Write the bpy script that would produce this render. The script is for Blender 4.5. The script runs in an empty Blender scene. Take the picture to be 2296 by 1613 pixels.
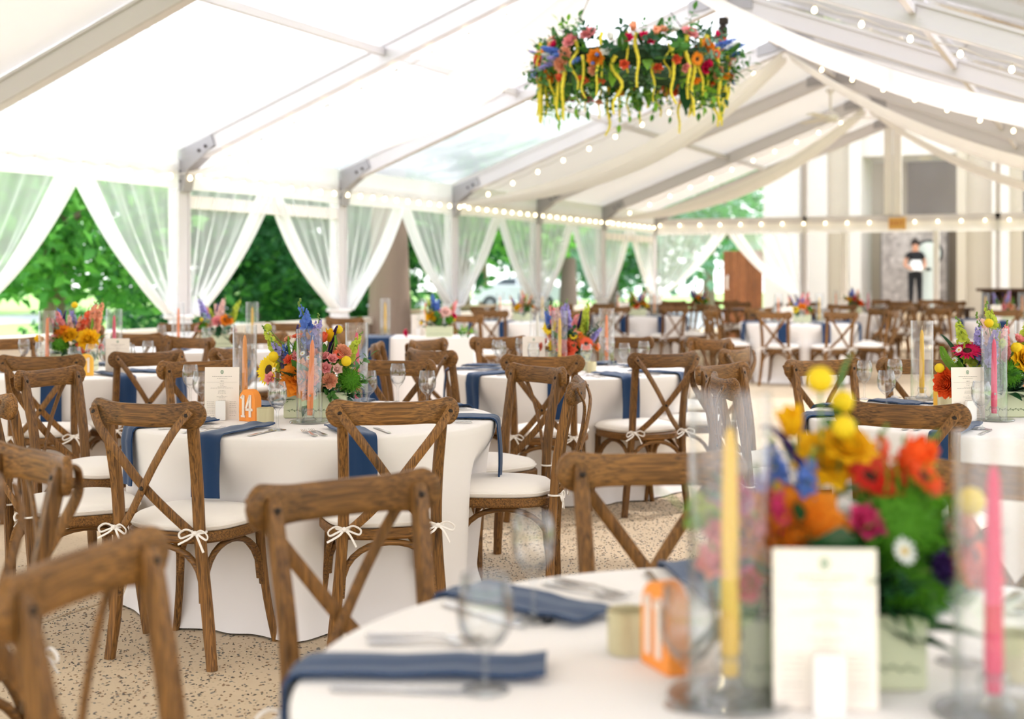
import bpy, math, random
import numpy as np
from mathutils import Vector, Matrix, noise

PI = math.pi
sc = bpy.context.scene
COL = sc.collection
rng = random.Random(7)

# ---------------------------------------------------------------- camera, sky, sun, exposure
F_PX, W_PX, H_PX = 3000.0, 2296.0, 1613.0
YH, CAM_H = 622.0, 1.33            # horizon row, eye height
TH = math.atan(1352.0 / F_PX)      # the tent's long axis vanishes to the right of the frame
CT, ST = math.cos(TH), math.sin(TH)
cam_d = bpy.data.cameras.new('camera')
cam = bpy.data.objects.new('camera', cam_d); COL.objects.link(cam)
cam.location = (0, 0, CAM_H)
cam.rotation_euler = (PI / 2, 0, TH)
cam_d.sensor_width = 36.0
cam_d.lens = F_PX / W_PX * 36.0
cam_d.shift_y = -(H_PX / 2 - YH) / W_PX
cam_d.clip_start = 0.05; cam_d.clip_end = 400
cam_d.dof.use_dof = True
cam_d.dof.focus_distance = 5.05
cam_d.dof.aperture_fstop = 2.2
cam_d.dof.aperture_blades = 0
sc.camera = cam

world = bpy.data.worlds.new('sky'); sc.world = world
world.use_nodes = True
wn = world.node_tree.nodes; wl = world.node_tree.links
bgn = wn['Background']
tc = wn.new('ShaderNodeTexCoord'); sep = wn.new('ShaderNodeSeparateXYZ'); rmp = wn.new('ShaderNodeValToRGB')
wl.new(tc.outputs['Generated'], sep.inputs[0]); wl.new(sep.outputs['Z'], rmp.inputs[0])
rmp.color_ramp.elements[0].position = 0.0; rmp.color_ramp.elements[0].color = (0.985, 0.99, 1.0, 1)
rmp.color_ramp.elements[1].position = 0.6; rmp.color_ramp.elements[1].color = (0.86, 0.92, 1.0, 1)
wl.new(rmp.outputs[0], bgn.inputs['Color'])
bgn.inputs['Strength'].default_value = 2.6

sun_d = bpy.data.lights.new('sun', 'SUN'); sun = bpy.data.objects.new('sun', sun_d); COL.objects.link(sun)
sun_d.energy = 4.2; sun_d.angle = math.radians(2.5); sun_d.color = (1.0, 0.97, 0.92)
sun.rotation_euler = Vector((-0.30, -0.52, -0.80)).to_track_quat('-Z', 'Y').to_euler()

sc.view_settings.view_transform = 'Standard'
sc.view_settings.look = 'None'
sc.view_settings.gamma = 1.0
sc.view_settings.use_curve_mapping = False
sc.view_settings.exposure = 0.24
cy = sc.cycles
cy.use_denoising = True
cy.max_bounces = 7; cy.diffuse_bounces = 3; cy.glossy_bounces = 3; cy.transmission_bounces = 5
cy.transparent_max_bounces = 16
cy.use_adaptive_sampling = True; cy.adaptive_threshold = 0.07; cy.adaptive_min_samples = 12
cy.caustics_reflective = False; cy.caustics_refractive = False
cy.sample_clamp_indirect = 6.0

# ---------------------------------------------------------------- helpers
def cw(xc, zc, z=0.0):
    """camera-frame metres (right, ahead) -> world"""
    return Vector((xc * CT - zc * ST, xc * ST + zc * CT, z))
def at_Y(px, py, Y):
    """point of the vertical plane y = Y seen at photograph pixel px, py"""
    a = (px - W_PX / 2) / F_PX
    dx, dy = a * CT - ST, a * ST + CT
    t = Y / dy
    return Vector((dx * t, Y, CAM_H - (py - YH) / F_PX * t))
def at_s(px, s):
    """camera-frame (right, ahead) from pixel column and px-per-metre scale"""
    return ((px - W_PX / 2) / s, F_PX / s)

def C(r, g, b):
    f = lambda c: ((c / 255 + 0.055) / 1.055) ** 2.4 if c > 10 else c / 255 / 12.92
    return (f(r), f(g), f(b), 1.0)

class MB:
    def __init__(s): s.v = []; s.f = []; s.m = []
    def add(s, vs, fs, mi=0):
        o = len(s.v); s.v.extend([tuple(v) for v in vs])
        for f in fs: s.f.append(tuple(i + o for i in f)); s.m.append(mi)
        return s
    def box(s, c, d, R=None, mi=0):
        vs = []
        for x in (-.5, .5):
            for y in (-.5, .5):
                for z in (-.5, .5):
                    p = Vector((x * d[0], y * d[1], z * d[2]))
                    if R is not None: p = R @ p
                    vs.append(p + Vector(c))
        return s.add(vs, [(0, 1, 3, 2), (4, 6, 7, 5), (0, 4, 5, 1), (2, 3, 7, 6), (0, 2, 6, 4), (1, 5, 7, 3)], mi)
    def bar(s, p0, p1, w, h, up=(0, 0, 1), mi=0):
        p0, p1 = Vector(p0), Vector(p1); d = p1 - p0; L = d.length; d.normalize()
        side = d.cross(Vector(up)); side.normalize(); u = side.cross(d)
        R = Matrix((side, d, u)).transposed()
        return s.box((p0 + p1) / 2, (w, L, h), R, mi)
    def tube(s, pts, r, n=8, caps=True, flat=1.0, ref=None, mi=0, square=False):
        pts = [Vector(p) for p in pts]; N = len(pts)
        if not hasattr(r, '__len__'): r = [r] * N
        vs = []; fs = []
        T0 = (pts[1] - pts[0]).normalized()
        if ref is None: ref = Vector((1, 0, 0)) if abs(T0.x) < .9 else Vector((0, 1, 0))
        ref = Vector(ref)
        for i, p in enumerate(pts):
            T = (pts[min(i + 1, N - 1)] - pts[max(i - 1, 0)]).normalized()
            a = ref - T * ref.dot(T)
            if a.length < 1e-6: a = T.orthogonal()
            a.normalize(); b = T.cross(a); ref = a
            for k in range(n):
                t = 2 * PI * (k + .5) / n
                cx, sy = math.cos(t), math.sin(t)
                if square:
                    m = max(abs(cx), abs(sy)); q = .82 if n > 4 else 1
                    cx, sy = cx / m, sy / m
                    if n > 4 and abs(abs(cx) - abs(sy)) < .2: cx *= .93; sy *= .93
                vs.append(p + a * (cx * r[i]) + b * (sy * r[i] * flat))
        for i in range(N - 1):
            for k in range(n):
                k2 = (k + 1) % n
                fs.append((i * n + k, i * n + k2, (i + 1) * n + k2, (i + 1) * n + k))
        if caps:
            fs.append(tuple(range(n - 1, -1, -1))); fs.append(tuple((N - 1) * n + k for k in range(n)))
        return s.add(vs, fs, mi)
    def lathe(s, prof, n=24, mi=0, c=(0, 0, 0)):
        vs = []; fs = []
        for (r, z) in prof:
            for k in range(n):
                t = 2 * PI * k / n
                vs.append((c[0] + r * math.cos(t), c[1] + r * math.sin(t), c[2] + z))
        for i in range(len(prof) - 1):
            for k in range(n):
                k2 = (k + 1) % n
                fs.append((i * n + k, i * n + k2, (i + 1) * n + k2, (i + 1) * n + k))
        if prof[0][0] > 1e-5: fs.append(tuple(range(n - 1, -1, -1)))
        if prof[-1][0] > 1e-5: fs.append(tuple((len(prof) - 1) * n + k for k in range(n)))
        return s.add(vs, fs, mi)
    def shell(s, prof, n=24, mi=0, c=(0, 0, 0)):
        """lathe without end caps"""
        vs = []; fs = []
        for (r, z) in prof:
            for k in range(n):
                t = 2 * PI * k / n
                vs.append((c[0] + r * math.cos(t), c[1] + r * math.sin(t), c[2] + z))
        for i in range(len(prof) - 1):
            for k in range(n):
                k2 = (k + 1) % n
                fs.append((i * n + k, i * n + k2, (i + 1) * n + k2, (i + 1) * n + k))
        return s.add(vs, fs, mi)
    def grid(s, fn, nu, nv, mi=0, wrap=False):
        vs = [fn(i / nu, j / nv) for j in range(nv + 1) for i in range(nu + (0 if wrap else 1))]
        st = nu if wrap else nu + 1; fs = []
        for j in range(nv):
            for i in range(nu):
                i2 = (i + 1) % st if wrap else i + 1
                fs.append((j * st + i, j * st + i2, (j + 1) * st + i2, (j + 1) * st + i))
        return s.add(vs, fs, mi)
    def ball(s, c, r, nu=10, nv=6, sc_=(1, 1, 1), mi=0, fn=None):
        vs = [(c[0], c[1], c[2] - r * sc_[2])]
        for j in range(1, nv):
            ph = -PI / 2 + PI * j / nv
            for i in range(nu):
                t = 2 * PI * i / nu
                d = Vector((math.cos(ph) * math.cos(t), math.cos(ph) * math.sin(t), math.sin(ph)))
                k = r * (fn(d) if fn else 1)
                vs.append((c[0] + d.x * k * sc_[0], c[1] + d.y * k * sc_[1], c[2] + d.z * k * sc_[2]))
        vs.append((c[0], c[1], c[2] + r * sc_[2])); fs = []
        for i in range(nu): fs.append((0, 1 + (i + 1) % nu, 1 + i))
        for j in range(nv - 2):
            for i in range(nu):
                a = 1 + j * nu
                fs.append((a + i, a + (i + 1) % nu, a + nu + (i + 1) % nu, a + nu + i))
        a = 1 + (nv - 2) * nu
        for i in range(nu): fs.append((a + i, a + (i + 1) % nu, len(vs) - 1))
        return s.add(vs, fs, mi)
    def prism(s, poly, d0, d1, M=None, mi=0):
        """polygon in local xz extruded along y from d0 to d1"""
        n = len(poly)
        vs = [Vector((x, d0, z)) for x, z in poly] + [Vector((x, d1, z)) for x, z in poly]
        if M is not None: vs = [M @ v for v in vs]
        fs = [tuple(range(n - 1, -1, -1)), tuple(range(n, 2 * n))]
        for i in range(n): fs.append((i, (i + 1) % n, n + (i + 1) % n, n + i))
        return s.add(vs, fs, mi)
    def mesh(s, name, mats=None, angle=42, flat=False):
        me = bpy.data.meshes.new(name)
        me.from_pydata(s.v, [], s.f)
        if mats is not None:
            for m in (mats if isinstance(mats, (list, tuple)) else [mats]): me.materials.append(m)
        if any(s.m): me.polygons.foreach_set('material_index', s.m)
        if not flat:
            me.polygons.foreach_set('use_smooth', [True] * len(s.f))
            try: me.set_sharp_from_angle(angle=math.radians(angle))
            except Exception: pass
        me.update()
        return me

def crom(pts, n=5):
    """Catmull-Rom through pts"""
    P = [Vector(p) for p in pts]; out = []
    for i in range(len(P) - 1):
        p0, p1, p2, p3 = P[max(i - 1, 0)], P[i], P[i + 1], P[min(i + 2, len(P) - 1)]
        for k in range(n):
            t = k / n
            out.append(.5 * ((2 * p1) + (p2 - p0) * t + (2 * p0 - 5 * p1 + 4 * p2 - p3) * t * t + (3 * p1 - p0 - 3 * p2 + p3) * t ** 3))
    out.append(P[-1]); return out

def obj(name, me, parent=None, loc=(0, 0, 0), rot=(0, 0, 0), scale=None, mats=None):
    o = bpy.data.objects.new(name, me); COL.objects.link(o)
    o.parent = parent; o.location = loc; o.rotation_euler = rot
    if scale is not None: o.scale = (scale,) * 3 if not hasattr(scale, '__len__') else scale
    if mats is not None:
        for i, m in enumerate(mats):
            if i < len(o.material_slots):
                o.material_slots[i].link = 'OBJECT'; o.material_slots[i].material = m
    return o
def empty(name, loc=(0, 0, 0), rz=0.0):
    o = bpy.data.objects.new(name, None); COL.objects.link(o)
    o.location = loc; o.rotation_euler = (0, 0, rz); o.empty_display_size = .1
    return o
def tag(o, label=None, cat=None, group=None, kind=None):
    if label: o['label'] = label
    if cat: o['category'] = cat
    if group: o['group'] = group
    if kind: o['kind'] = kind
    return o
def copy_tree(o, parent=None):
    c = o.copy(); COL.objects.link(c)
    c.parent = parent
    for ch in o.children: copy_tree(ch, c)
    return c

# ---------------------------------------------------------------- materials
def mat(name): 
    m = bpy.data.materials.new(name); m.use_nodes = True
    nt = m.node_tree
    return m, nt, nt.nodes['Principled BSDF'], nt.nodes['Material Output']
def plain(name, col, rough=.6, metal=0.0, spec=.4, bump=0, bscale=200):
    m, nt, p, out = mat(name)
    p.inputs['Base Color'].default_value = col; p.inputs['Roughness'].default_value = rough
    p.inputs['Metallic'].default_value = metal; p.inputs['Specular IOR Level'].default_value = spec
    if bump:
        t = nt.nodes.new('ShaderNodeTexCoord'); n = nt.nodes.new('ShaderNodeTexNoise'); b = nt.nodes.new('ShaderNodeBump')
        n.inputs['Scale'].default_value = bscale; b.inputs['Strength'].default_value = bump; b.inputs['Distance'].default_value = .01
        nt.links.new(t.outputs['Object'], n.inputs['Vector']); nt.links.new(n.outputs['Fac'], b.inputs['Height'])
        nt.links.new(b.outputs[0], p.inputs['Normal'])
    return m
def thin(name, col, trans=.35, rough=.7, var=.12, nscale=30.):
    """leaf / petal / fabric: diffuse plus translucent with a little mottling"""
    m, nt, p, out = mat(name)
    t = nt.nodes.new('ShaderNodeTexCoord'); n = nt.nodes.new('ShaderNodeTexNoise'); n.inputs['Scale'].default_value = nscale
    mx = nt.nodes.new('ShaderNodeMix'); mx.data_type = 'RGBA'
    mx.inputs['A'].default_value = tuple(c * (1 - var) for c in col[:3]) + (1,)
    mx.inputs['B'].default_value = tuple(min(1, c * (1 + var)) for c in col[:3]) + (1,)
    nt.links.new(t.outputs['Object'], n.inputs['Vector']); nt.links.new(n.outputs['Fac'], mx.inputs['Factor'])
    p.inputs['Roughness'].default_value = rough; p.inputs['Specular IOR Level'].default_value = .25
    nt.links.new(mx.outputs['Result'], p.inputs['Base Color'])
    tr = nt.nodes.new('ShaderNodeBsdfTranslucent'); ms = nt.nodes.new('ShaderNodeMixShader')
    nt.links.new(mx.outputs['Result'], tr.inputs['Color'])
    ms.inputs[0].default_value = trans
    nt.links.new(p.outputs[0], ms.inputs[1]); nt.links.new(tr.outputs[0], ms.inputs[2]); nt.links.new(ms.outputs[0], out.inputs['Surface'])
    return m
def sheer(name, col, clear=.5, trans=.5, rough=.8):
    """see-through cloth or vinyl: part straight through, the rest diffuse and translucent"""
    m, nt, p, out = mat(name)
    nt.nodes.remove(p)
    d = nt.nodes.new('ShaderNodeBsdfDiffuse'); tl = nt.nodes.new('ShaderNodeBsdfTranslucent'); tp = nt.nodes.new('ShaderNodeBsdfTransparent')
    for x in (d, tl): x.inputs['Color'].default_value = col
    a = nt.nodes.new('ShaderNodeMixShader'); b = nt.nodes.new('ShaderNodeMixShader')
    a.inputs[0].default_value = trans
    nt.links.new(d.outputs[0], a.inputs[1]); nt.links.new(tl.outputs[0], a.inputs[2])
    lw = nt.nodes.new('ShaderNodeLayerWeight'); lw.inputs['Blend'].default_value = .35
    mr = nt.nodes.new('ShaderNodeMapRange'); mr.inputs['To Min'].default_value = 1 - clear; mr.inputs['To Max'].default_value = min(1, 1.35 - clear)
    nt.links.new(lw.outputs['Facing'], mr.inputs['Value'])
    nt.links.new(mr.outputs[0], b.inputs[0]); nt.links.new(tp.outputs[0], b.inputs[1]); nt.links.new(a.outputs[0], b.inputs[2])
    nt.links.new(b.outputs[0], out.inputs['Surface'])
    return m
def vinyl(name, tint, milk, wrink=True):
    """clear tent vinyl: tinted transparent, a little milky, glossy, wrinkled"""
    m, nt, p, out = mat(name); nt.nodes.remove(p)
    tp = nt.nodes.new('ShaderNodeBsdfTransparent'); tp.inputs['Color'].default_value = tint
    d = nt.nodes.new('ShaderNodeBsdfTranslucent'); d.inputs['Color'].default_value = (.70, .69, .73, 1)
    g = nt.nodes.new('ShaderNodeBsdfGlossy'); g.inputs['Roughness'].default_value = .12
    fr = nt.nodes.new('ShaderNodeLayerWeight'); fr.inputs['Blend'].default_value = .08
    t = nt.nodes.new('ShaderNodeTexCoord'); n = nt.nodes.new('ShaderNodeTexNoise'); n.inputs['Scale'].default_value = 1.6; n.inputs['Detail'].default_value = 5
    mp = nt.nodes.new('ShaderNodeMapping'); mp.inputs['Scale'].default_value = (1, .35, 1)
    bu = nt.nodes.new('ShaderNodeBump'); bu.inputs['Strength'].default_value = .5; bu.inputs['Distance'].default_value = .05
    nt.links.new(t.outputs['Object'], mp.inputs[0]); nt.links.new(mp.outputs[0], n.inputs['Vector'])
    nt.links.new(n.outputs['Fac'], bu.inputs['Height']); nt.links.new(bu.outputs[0], g.inputs['Normal']); nt.links.new(bu.outputs[0], fr.inputs['Normal'])
    mr = nt.nodes.new('ShaderNodeMapRange'); mr.inputs['From Min'].default_value = .35; mr.inputs['From Max'].default_value = .75
    mr.inputs['To Min'].default_value = milk * .75; mr.inputs['To Max'].default_value = min(1, milk * 1.2)
    nt.links.new(n.outputs['Fac'], mr.inputs['Value'])
    a = nt.nodes.new('ShaderNodeMixShader'); b = nt.nodes.new('ShaderNodeMixShader')
    nt.links.new(mr.outputs[0], a.inputs[0]); nt.links.new(tp.outputs[0], a.inputs[1]); nt.links.new(d.outputs[0], a.inputs[2])
    nt.links.new(fr.outputs[0], b.inputs[0]); nt.links.new(a.outputs[0], b.inputs[1]); nt.links.new(g.outputs[0], b.inputs[2])
    nt.links.new(b.outputs[0], out.inputs['Surface'])
    return m
def glass(name, tint=(.985, .99, .99, 1), edge=(.34, .36, .38, 1), refl=.75):
    """thin-walled clear glass"""
    m, nt, p, out = mat(name); nt.nodes.remove(p)
    tp = nt.nodes.new('ShaderNodeBsdfTransparent'); g = nt.nodes.new('ShaderNodeBsdfGlossy'); g.inputs['Roughness'].default_value = .02
    lw = nt.nodes.new('ShaderNodeLayerWeight'); lw.inputs['Blend'].default_value = .5
    pw = nt.nodes.new('ShaderNodeMath'); pw.operation = 'POWER'; pw.inputs[1].default_value = 2.6
    mx = nt.nodes.new('ShaderNodeMix'); mx.data_type = 'RGBA'
    mx.inputs['A'].default_value = tint; mx.inputs['B'].default_value = edge
    nt.links.new(lw.outputs['Facing'], pw.inputs[0]); nt.links.new(pw.outputs[0], mx.inputs['Factor']); nt.links.new(mx.outputs['Result'], tp.inputs['Color'])
    mr = nt.nodes.new('ShaderNodeMapRange'); mr.inputs['To Min'].default_value = .06; mr.inputs['To Max'].default_value = refl
    nt.links.new(pw.outputs[0], mr.inputs['Value'])
    b = nt.nodes.new('ShaderNodeMixShader')
    nt.links.new(mr.outputs[0], b.inputs[0]); nt.links.new(tp.outputs[0], b.inputs[1]); nt.links.new(g.outputs[0], b.inputs[2])
    nt.links.new(b.outputs[0], out.inputs['Surface'])
    return m
def wood(name, axis, dark, lite, rough=.5):
    m, nt, p, out = mat(name)
    t = nt.nodes.new('ShaderNodeTexCoord'); oi = nt.nodes.new('ShaderNodeObjectInfo')
    ad = nt.nodes.new('ShaderNodeVectorMath'); ad.operation = 'ADD'
    sclr = nt.nodes.new('ShaderNodeVectorMath'); sclr.operation = 'SCALE'; sclr.inputs[0].default_value = (3.1, 5.7, 4.3)
    nt.links.new(oi.outputs['Random'], sclr.inputs['Scale'])
    nt.links.new(t.outputs['Object'], ad.inputs[0]); nt.links.new(sclr.outputs[0], ad.inputs[1])
    mp = nt.nodes.new('ShaderNodeMapping')
    s = [210., 210., 210.]; s[axis] = 4.5
    mp.inputs['Scale'].default_value = s
    nt.links.new(ad.outputs[0], mp.inputs[0])
    n = nt.nodes.new('ShaderNodeTexNoise'); n.inputs['Scale'].default_value = 1.; n.inputs['Detail'].default_value = 4; n.inputs['Distortion'].default_value = .6
    nt.links.new(mp.outputs[0], n.inputs['Vector'])
    n2 = nt.nodes.new('ShaderNodeTexNoise'); n2.inputs['Scale'].default_value = 6.; nt.links.new(ad.outputs[0], n2.inputs['Vector'])
    r = nt.nodes.new('ShaderNodeValToRGB'); e = r.color_ramp.elements
    e[0].position = .3; e[0].color = dark; e[1].position = .68; e[1].color = lite
    nt.links.new(n.outputs['Fac'], r.inputs[0])
    mx = nt.nodes.new('ShaderNodeMix'); mx.data_type = 'RGBA'; mx.blend_type = 'MULTIPLY'; mx.inputs['Factor'].default_value = .45
    nt.links.new(r.outputs[0], mx.inputs['A']); nt.links.new(n2.outputs['Fac'], mx.inputs['B'])
    hs = nt.nodes.new('ShaderNodeHueSaturation')
    mr = nt.nodes.new('ShaderNodeMapRange'); mr.inputs['To Min'].default_value = .95; mr.inputs['To Max'].default_value = 1.4
    nt.links.new(oi.outputs['Random'], mr.inputs['Value']); nt.links.new(mr.outputs[0], hs.inputs['Value'])
    nt.links.new(mx.outputs['Result'], hs.inputs['Color']); nt.links.new(hs.outputs[0], p.inputs['Base Color'])
    b = nt.nodes.new('ShaderNodeBump'); b.inputs['Strength'].default_value = .25; b.inputs['Distance'].default_value = .002
    nt.links.new(n.outputs['Fac'], b.inputs['Height']); nt.links.new(b.outputs[0], p.inputs['Normal'])
    p.inputs['Roughness'].default_value = rough; p.inputs['Specular IOR Level'].default_value = .32
    return m
def cloth(name, col, rough=.85, weave=.08, trans=.0):
    m, nt, p, out = mat(name)
    t = nt.nodes.new('ShaderNodeTexCoord'); n = nt.nodes.new('ShaderNodeTexNoise'); n.inputs['Scale'].default_value = 3; n.inputs['Detail'].default_value = 3
    mx = nt.nodes.new('ShaderNodeMix'); mx.data_type = 'RGBA'
    mx.inputs['A'].default_value = tuple(c * .95 for c in col[:3]) + (1,); mx.inputs['B'].default_value = col
    nt.links.new(t.outputs['Object'], n.inputs['Vector']); nt.links.new(n.outputs['Fac'], mx.inputs['Factor']); nt.links.new(mx.outputs['Result'], p.inputs['Base Color'])
    w = nt.nodes.new('ShaderNodeTexNoise'); w.inputs['Scale'].default_value = 500
    b = nt.nodes.new('ShaderNodeBump'); b.inputs['Strength'].default_value = weave; b.inputs['Distance'].default_value = .002
    nt.links.new(t.outputs['Object'], w.inputs['Vector']); nt.links.new(w.outputs['Fac'], b.inputs['Height']); nt.links.new(b.outputs[0], p.inputs['Normal'])
    p.inputs['Roughness'].default_value = rough; p.inputs['Specular IOR Level'].default_value = .2
    p.inputs['Sheen Weight'].default_value = .2
    return m
def emit(name, col, s):
    m, nt, p, out = mat(name)
    p.inputs['Emission Color'].default_value = col; p.inputs['Emission Strength'].default_value = s
    p.inputs['Base Color'].default_value = col
    m.cycles.emission_sampling = 'NONE'
    return m

M = {}
WD, WL = C(66, 41, 16), C(152, 104, 50)
M['wood_x'] = wood('wood_grain_across', 0, WD, WL)
M['wood_z'] = wood('wood_grain_upright', 2, WD, WL)
M['wood_y'] = wood('wood_grain_deep', 1, WD, WL)
DD, DL = C(48, 30, 18), C(98, 66, 42)
M['dark_x'] = wood('dark_wood', 0, DD, DL)
M['door_wood'] = wood('door_wood', 2, C(120, 72, 42), C(178, 118, 78))
M['bolt'] = plain('bolt_metal', C(48, 40, 34), .4, .8)
M['cushion'] = cloth('cushion_cotton', C(245, 236, 226), .9)
M['cloth'] = cloth('table_linen', C(242, 234, 228), .85)
M['navy'] = cloth('navy_linen', C(22, 53, 90), .65, .1)
M['steel'] = plain('flatware_steel', C(205, 200, 196), .22, 1.0)
M['glass'] = glass('clear_glass')
M['acrylic'] = glass('hurricane_glass', (.985, .99, .99, 1), (.86, .88, .89, 1), .5)
M['sage'] = plain('sage_ceramic', C(206, 208, 172), .45)
M['vine'] = plain('vine_paint', C(92, 108, 70), .6)
M['card'] = plain('card_stock', C(240, 227, 213), .8)
M['ink'] = plain('ink', C(164, 152, 140), .8)
M['emblem'] = plain('emblem_green', C(120, 150, 120), .8)
M['white_paint'] = plain('white_paint', C(238, 232, 226), .55)
M['orange_sign'] = plain('orange_paint', C(246, 150, 62), .6)
M['yellow_sign'] = plain('yellow_paint', C(250, 190, 70), .6)
M['numeral'] = plain('numeral_white', C(240, 222, 206), .6)
def wax(n, c): return thin(n, c, .25, .45, .05)
M['wax_orange'] = wax('wax_orange', C(252, 168, 86)); M['wax_coral'] = wax('wax_coral', C(250, 150, 90))
M['wax_pink'] = wax('wax_pink', C(238, 84, 120)); M['wax_yellow'] = wax('wax_yellow', C(250, 204, 82)); M['wax_white'] = wax('wax_white', C(245, 238, 225))
M['wick'] = plain('wick', C(230, 220, 200), .9)
m, nt, p, out = mat('mercury_glass')
p.inputs['Base Color'].default_value = C(226, 214, 172); p.inputs['Metallic'].default_value = .65; p.inputs['Roughness'].default_value = .28
n = nt.nodes.new('ShaderNodeTexVoronoi'); n.inputs['Scale'].default_value = 60; b = nt.nodes.new('ShaderNodeBump'); b.inputs['Strength'].default_value = .6; b.inputs['Distance'].default_value = .004
nt.links.new(n.outputs['Distance'], b.inputs['Height']); nt.links.new(b.outputs[0], p.inputs['Normal']); M['mercury'] = m
M['alu'] = plain('tent_aluminium', C(214, 208, 208), .45, .35)
M['alu_grey'] = plain('joint_plate_grey', C(168, 164, 166), .5, .5)
M['pvc'] = thin('white_tent_pvc', C(232, 225, 222), .19, .5, .02, 2)
M['valance'] = thin('valance_pvc', C(246, 242, 240), .3, .5, .02, 2)
M['drape'] = thin('ceiling_drape', C(250, 246, 243), .35, .9, .02, 4)
M['clear'] = vinyl('clear_roof_vinyl', (.86, .85, .88, 1), .70)
M['clearwall'] = vinyl('clear_gable_vinyl', (.95, .95, .96, 1), .10)
M['sheer'] = sheer('sheer_curtain', (.97, .97, .98, 1), .68, .5)
M['sheer_band'] = sheer('gathered_curtain', (.98, .97, .97, 1), .12, .5)
M['bulb'] = emit('bulb_glow', (1.0, .82, .52, 1), 6.0)
M['cable'] = plain('string_cable', C(214, 206, 200), .6)
# floor
def aggregate(name, base):
    m, nt, p, out = mat(name)
    t = nt.nodes.new('ShaderNodeTexCoord'); n = nt.nodes.new('ShaderNodeTexNoise'); n.inputs['Scale'].default_value = 1.3; n.inputs['Detail'].default_value = 6
    v = nt.nodes.new('ShaderNodeTexVoronoi'); v.inputs['Scale'].default_value = 48; v.inputs['Randomness'].default_value = 1
    r = nt.nodes.new('ShaderNodeValToRGB'); e = r.color_ramp.elements
    e[0].position = .18; e[0].color = (.45, .4, .36, 1); e[1].position = .26; e[1].color = (1, 1, 1, 1)
    nt.links.new(t.outputs['Object'], n.inputs['Vector']); nt.links.new(t.outputs['Object'], v.inputs['Vector']); nt.links.new(v.outputs['Distance'], r.inputs[0])
    r2 = nt.nodes.new('ShaderNodeValToRGB'); e = r2.color_ramp.elements
    e[0].position = .3; e[0].color = tuple(c * .8 for c in base[:3]) + (1,); e[1].position = .7; e[1].color = base
    nt.links.new(n.outputs['Fac'], r2.inputs[0])
    mx = nt.nodes.new('ShaderNodeMix'); mx.data_type = 'RGBA'; mx.blend_type = 'MULTIPLY'; mx.inputs['Factor'].default_value = .55
    nt.links.new(r2.outputs[0], mx.inputs['A']); nt.links.new(r.outputs[0], mx.inputs['B']); nt.links.new(mx.outputs['Result'], p.inputs['Base Color'])
    f = nt.nodes.new('ShaderNodeTexNoise'); f.inputs['Scale'].default_value = 160; b = nt.nodes.new('ShaderNodeBump'); b.inputs['Strength'].default_value = .4; b.inputs['Distance'].default_value = .003
    nt.links.new(t.outputs['Object'], f.inputs['Vector']); nt.links.new(f.outputs['Fac'], b.inputs['Height']); nt.links.new(b.outputs[0], p.inputs['Normal'])
    p.inputs['Roughness'].default_value = .8
    return m
M['slab'] = aggregate('exposed_aggregate', C(216, 192, 160))
M['joint'] = plain('slab_joint', C(112, 96, 80), .95)
M['peb1'] = plain('pebble_dark', C(96, 88, 80), .5); M['peb2'] = plain('pebble_brown', C(142, 112, 84), .5); M['peb3'] = plain('pebble_grey', C(128, 122, 112), .5)
# ================================================================= the setting: floor and tent
XL, XR, XE = -8.66, -3.86, 0.94          # left wall, ridge, right wall
BAY, Y0 = 3.05, 11.0
def YP(k): return Y0 + BAY * k
ZE, ZR = 2.52, 4.33                       # rafter centre at eave and ridge
KS = range(-4, 6)
YG = YP(5)

def st(name, me, label=None, cat=None, **k):
    o = obj(name, me, **k); return tag(o, label, cat, kind='structure')

def lerp(a, b, t): return a + (b - a) * t
OD = ('first', 'second', 'third', 'fourth', 'fifth', 'sixth')
def arch_of(k): return f'{OD[k]} post from the left' if k >= 0 else 'arch at the upper left corner' if k == -1 else 'arch behind the camera'
def bay_of(k): return f'bay right of the {OD[k]} post' if k >= 0 else 'bay left of the first post' if k == -1 else 'bay behind the camera'
fb = MB().box((-3.8, 11.6, -.14), (13.2, 34.5, .24))
floor = st('floor', fb.mesh('floor_base', M['joint']), 'exposed aggregate concrete floor under the tent', 'floor')
sl = MB(); g = .012
sl.grid(lambda u, v: ((u - .5) * (3.05 - g), (v - .5) * (3.05 - g), 0), 1, 1)
sl.v = []; sl.f = []; sl.m = []
e = (3.05 - g) / 2
sl.add([(-e, -e, -.03), (e, -e, -.03), (e, e, -.03), (-e, e, -.03), (-e, -e, -.004), (e, -e, -.004), (e, e, -.004), (-e, e, -.004),
        (-e + .006, -e + .006, 0), (e - .006, -e + .006, 0), (e - .006, e - .006, 0), (-e + .006, e - .006, 0)],
       [(0, 1, 5, 4), (1, 2, 6, 5), (2, 3, 7, 6), (3, 0, 4, 7), (4, 5, 9, 8), (5, 6, 10, 9), (6, 7, 11, 10), (7, 4, 8, 11), (8, 9, 10, 11)])
slab_me = sl.mesh('concrete_slab', M['slab'], flat=True)
for i in range(-2, 2):
    for j in range(-3, 8):
        obj('slab', slab_me, floor, (-3.77 + 3.05 * (i + .5), 4.93 + 3.05 * (j + .5), 0))
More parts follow.
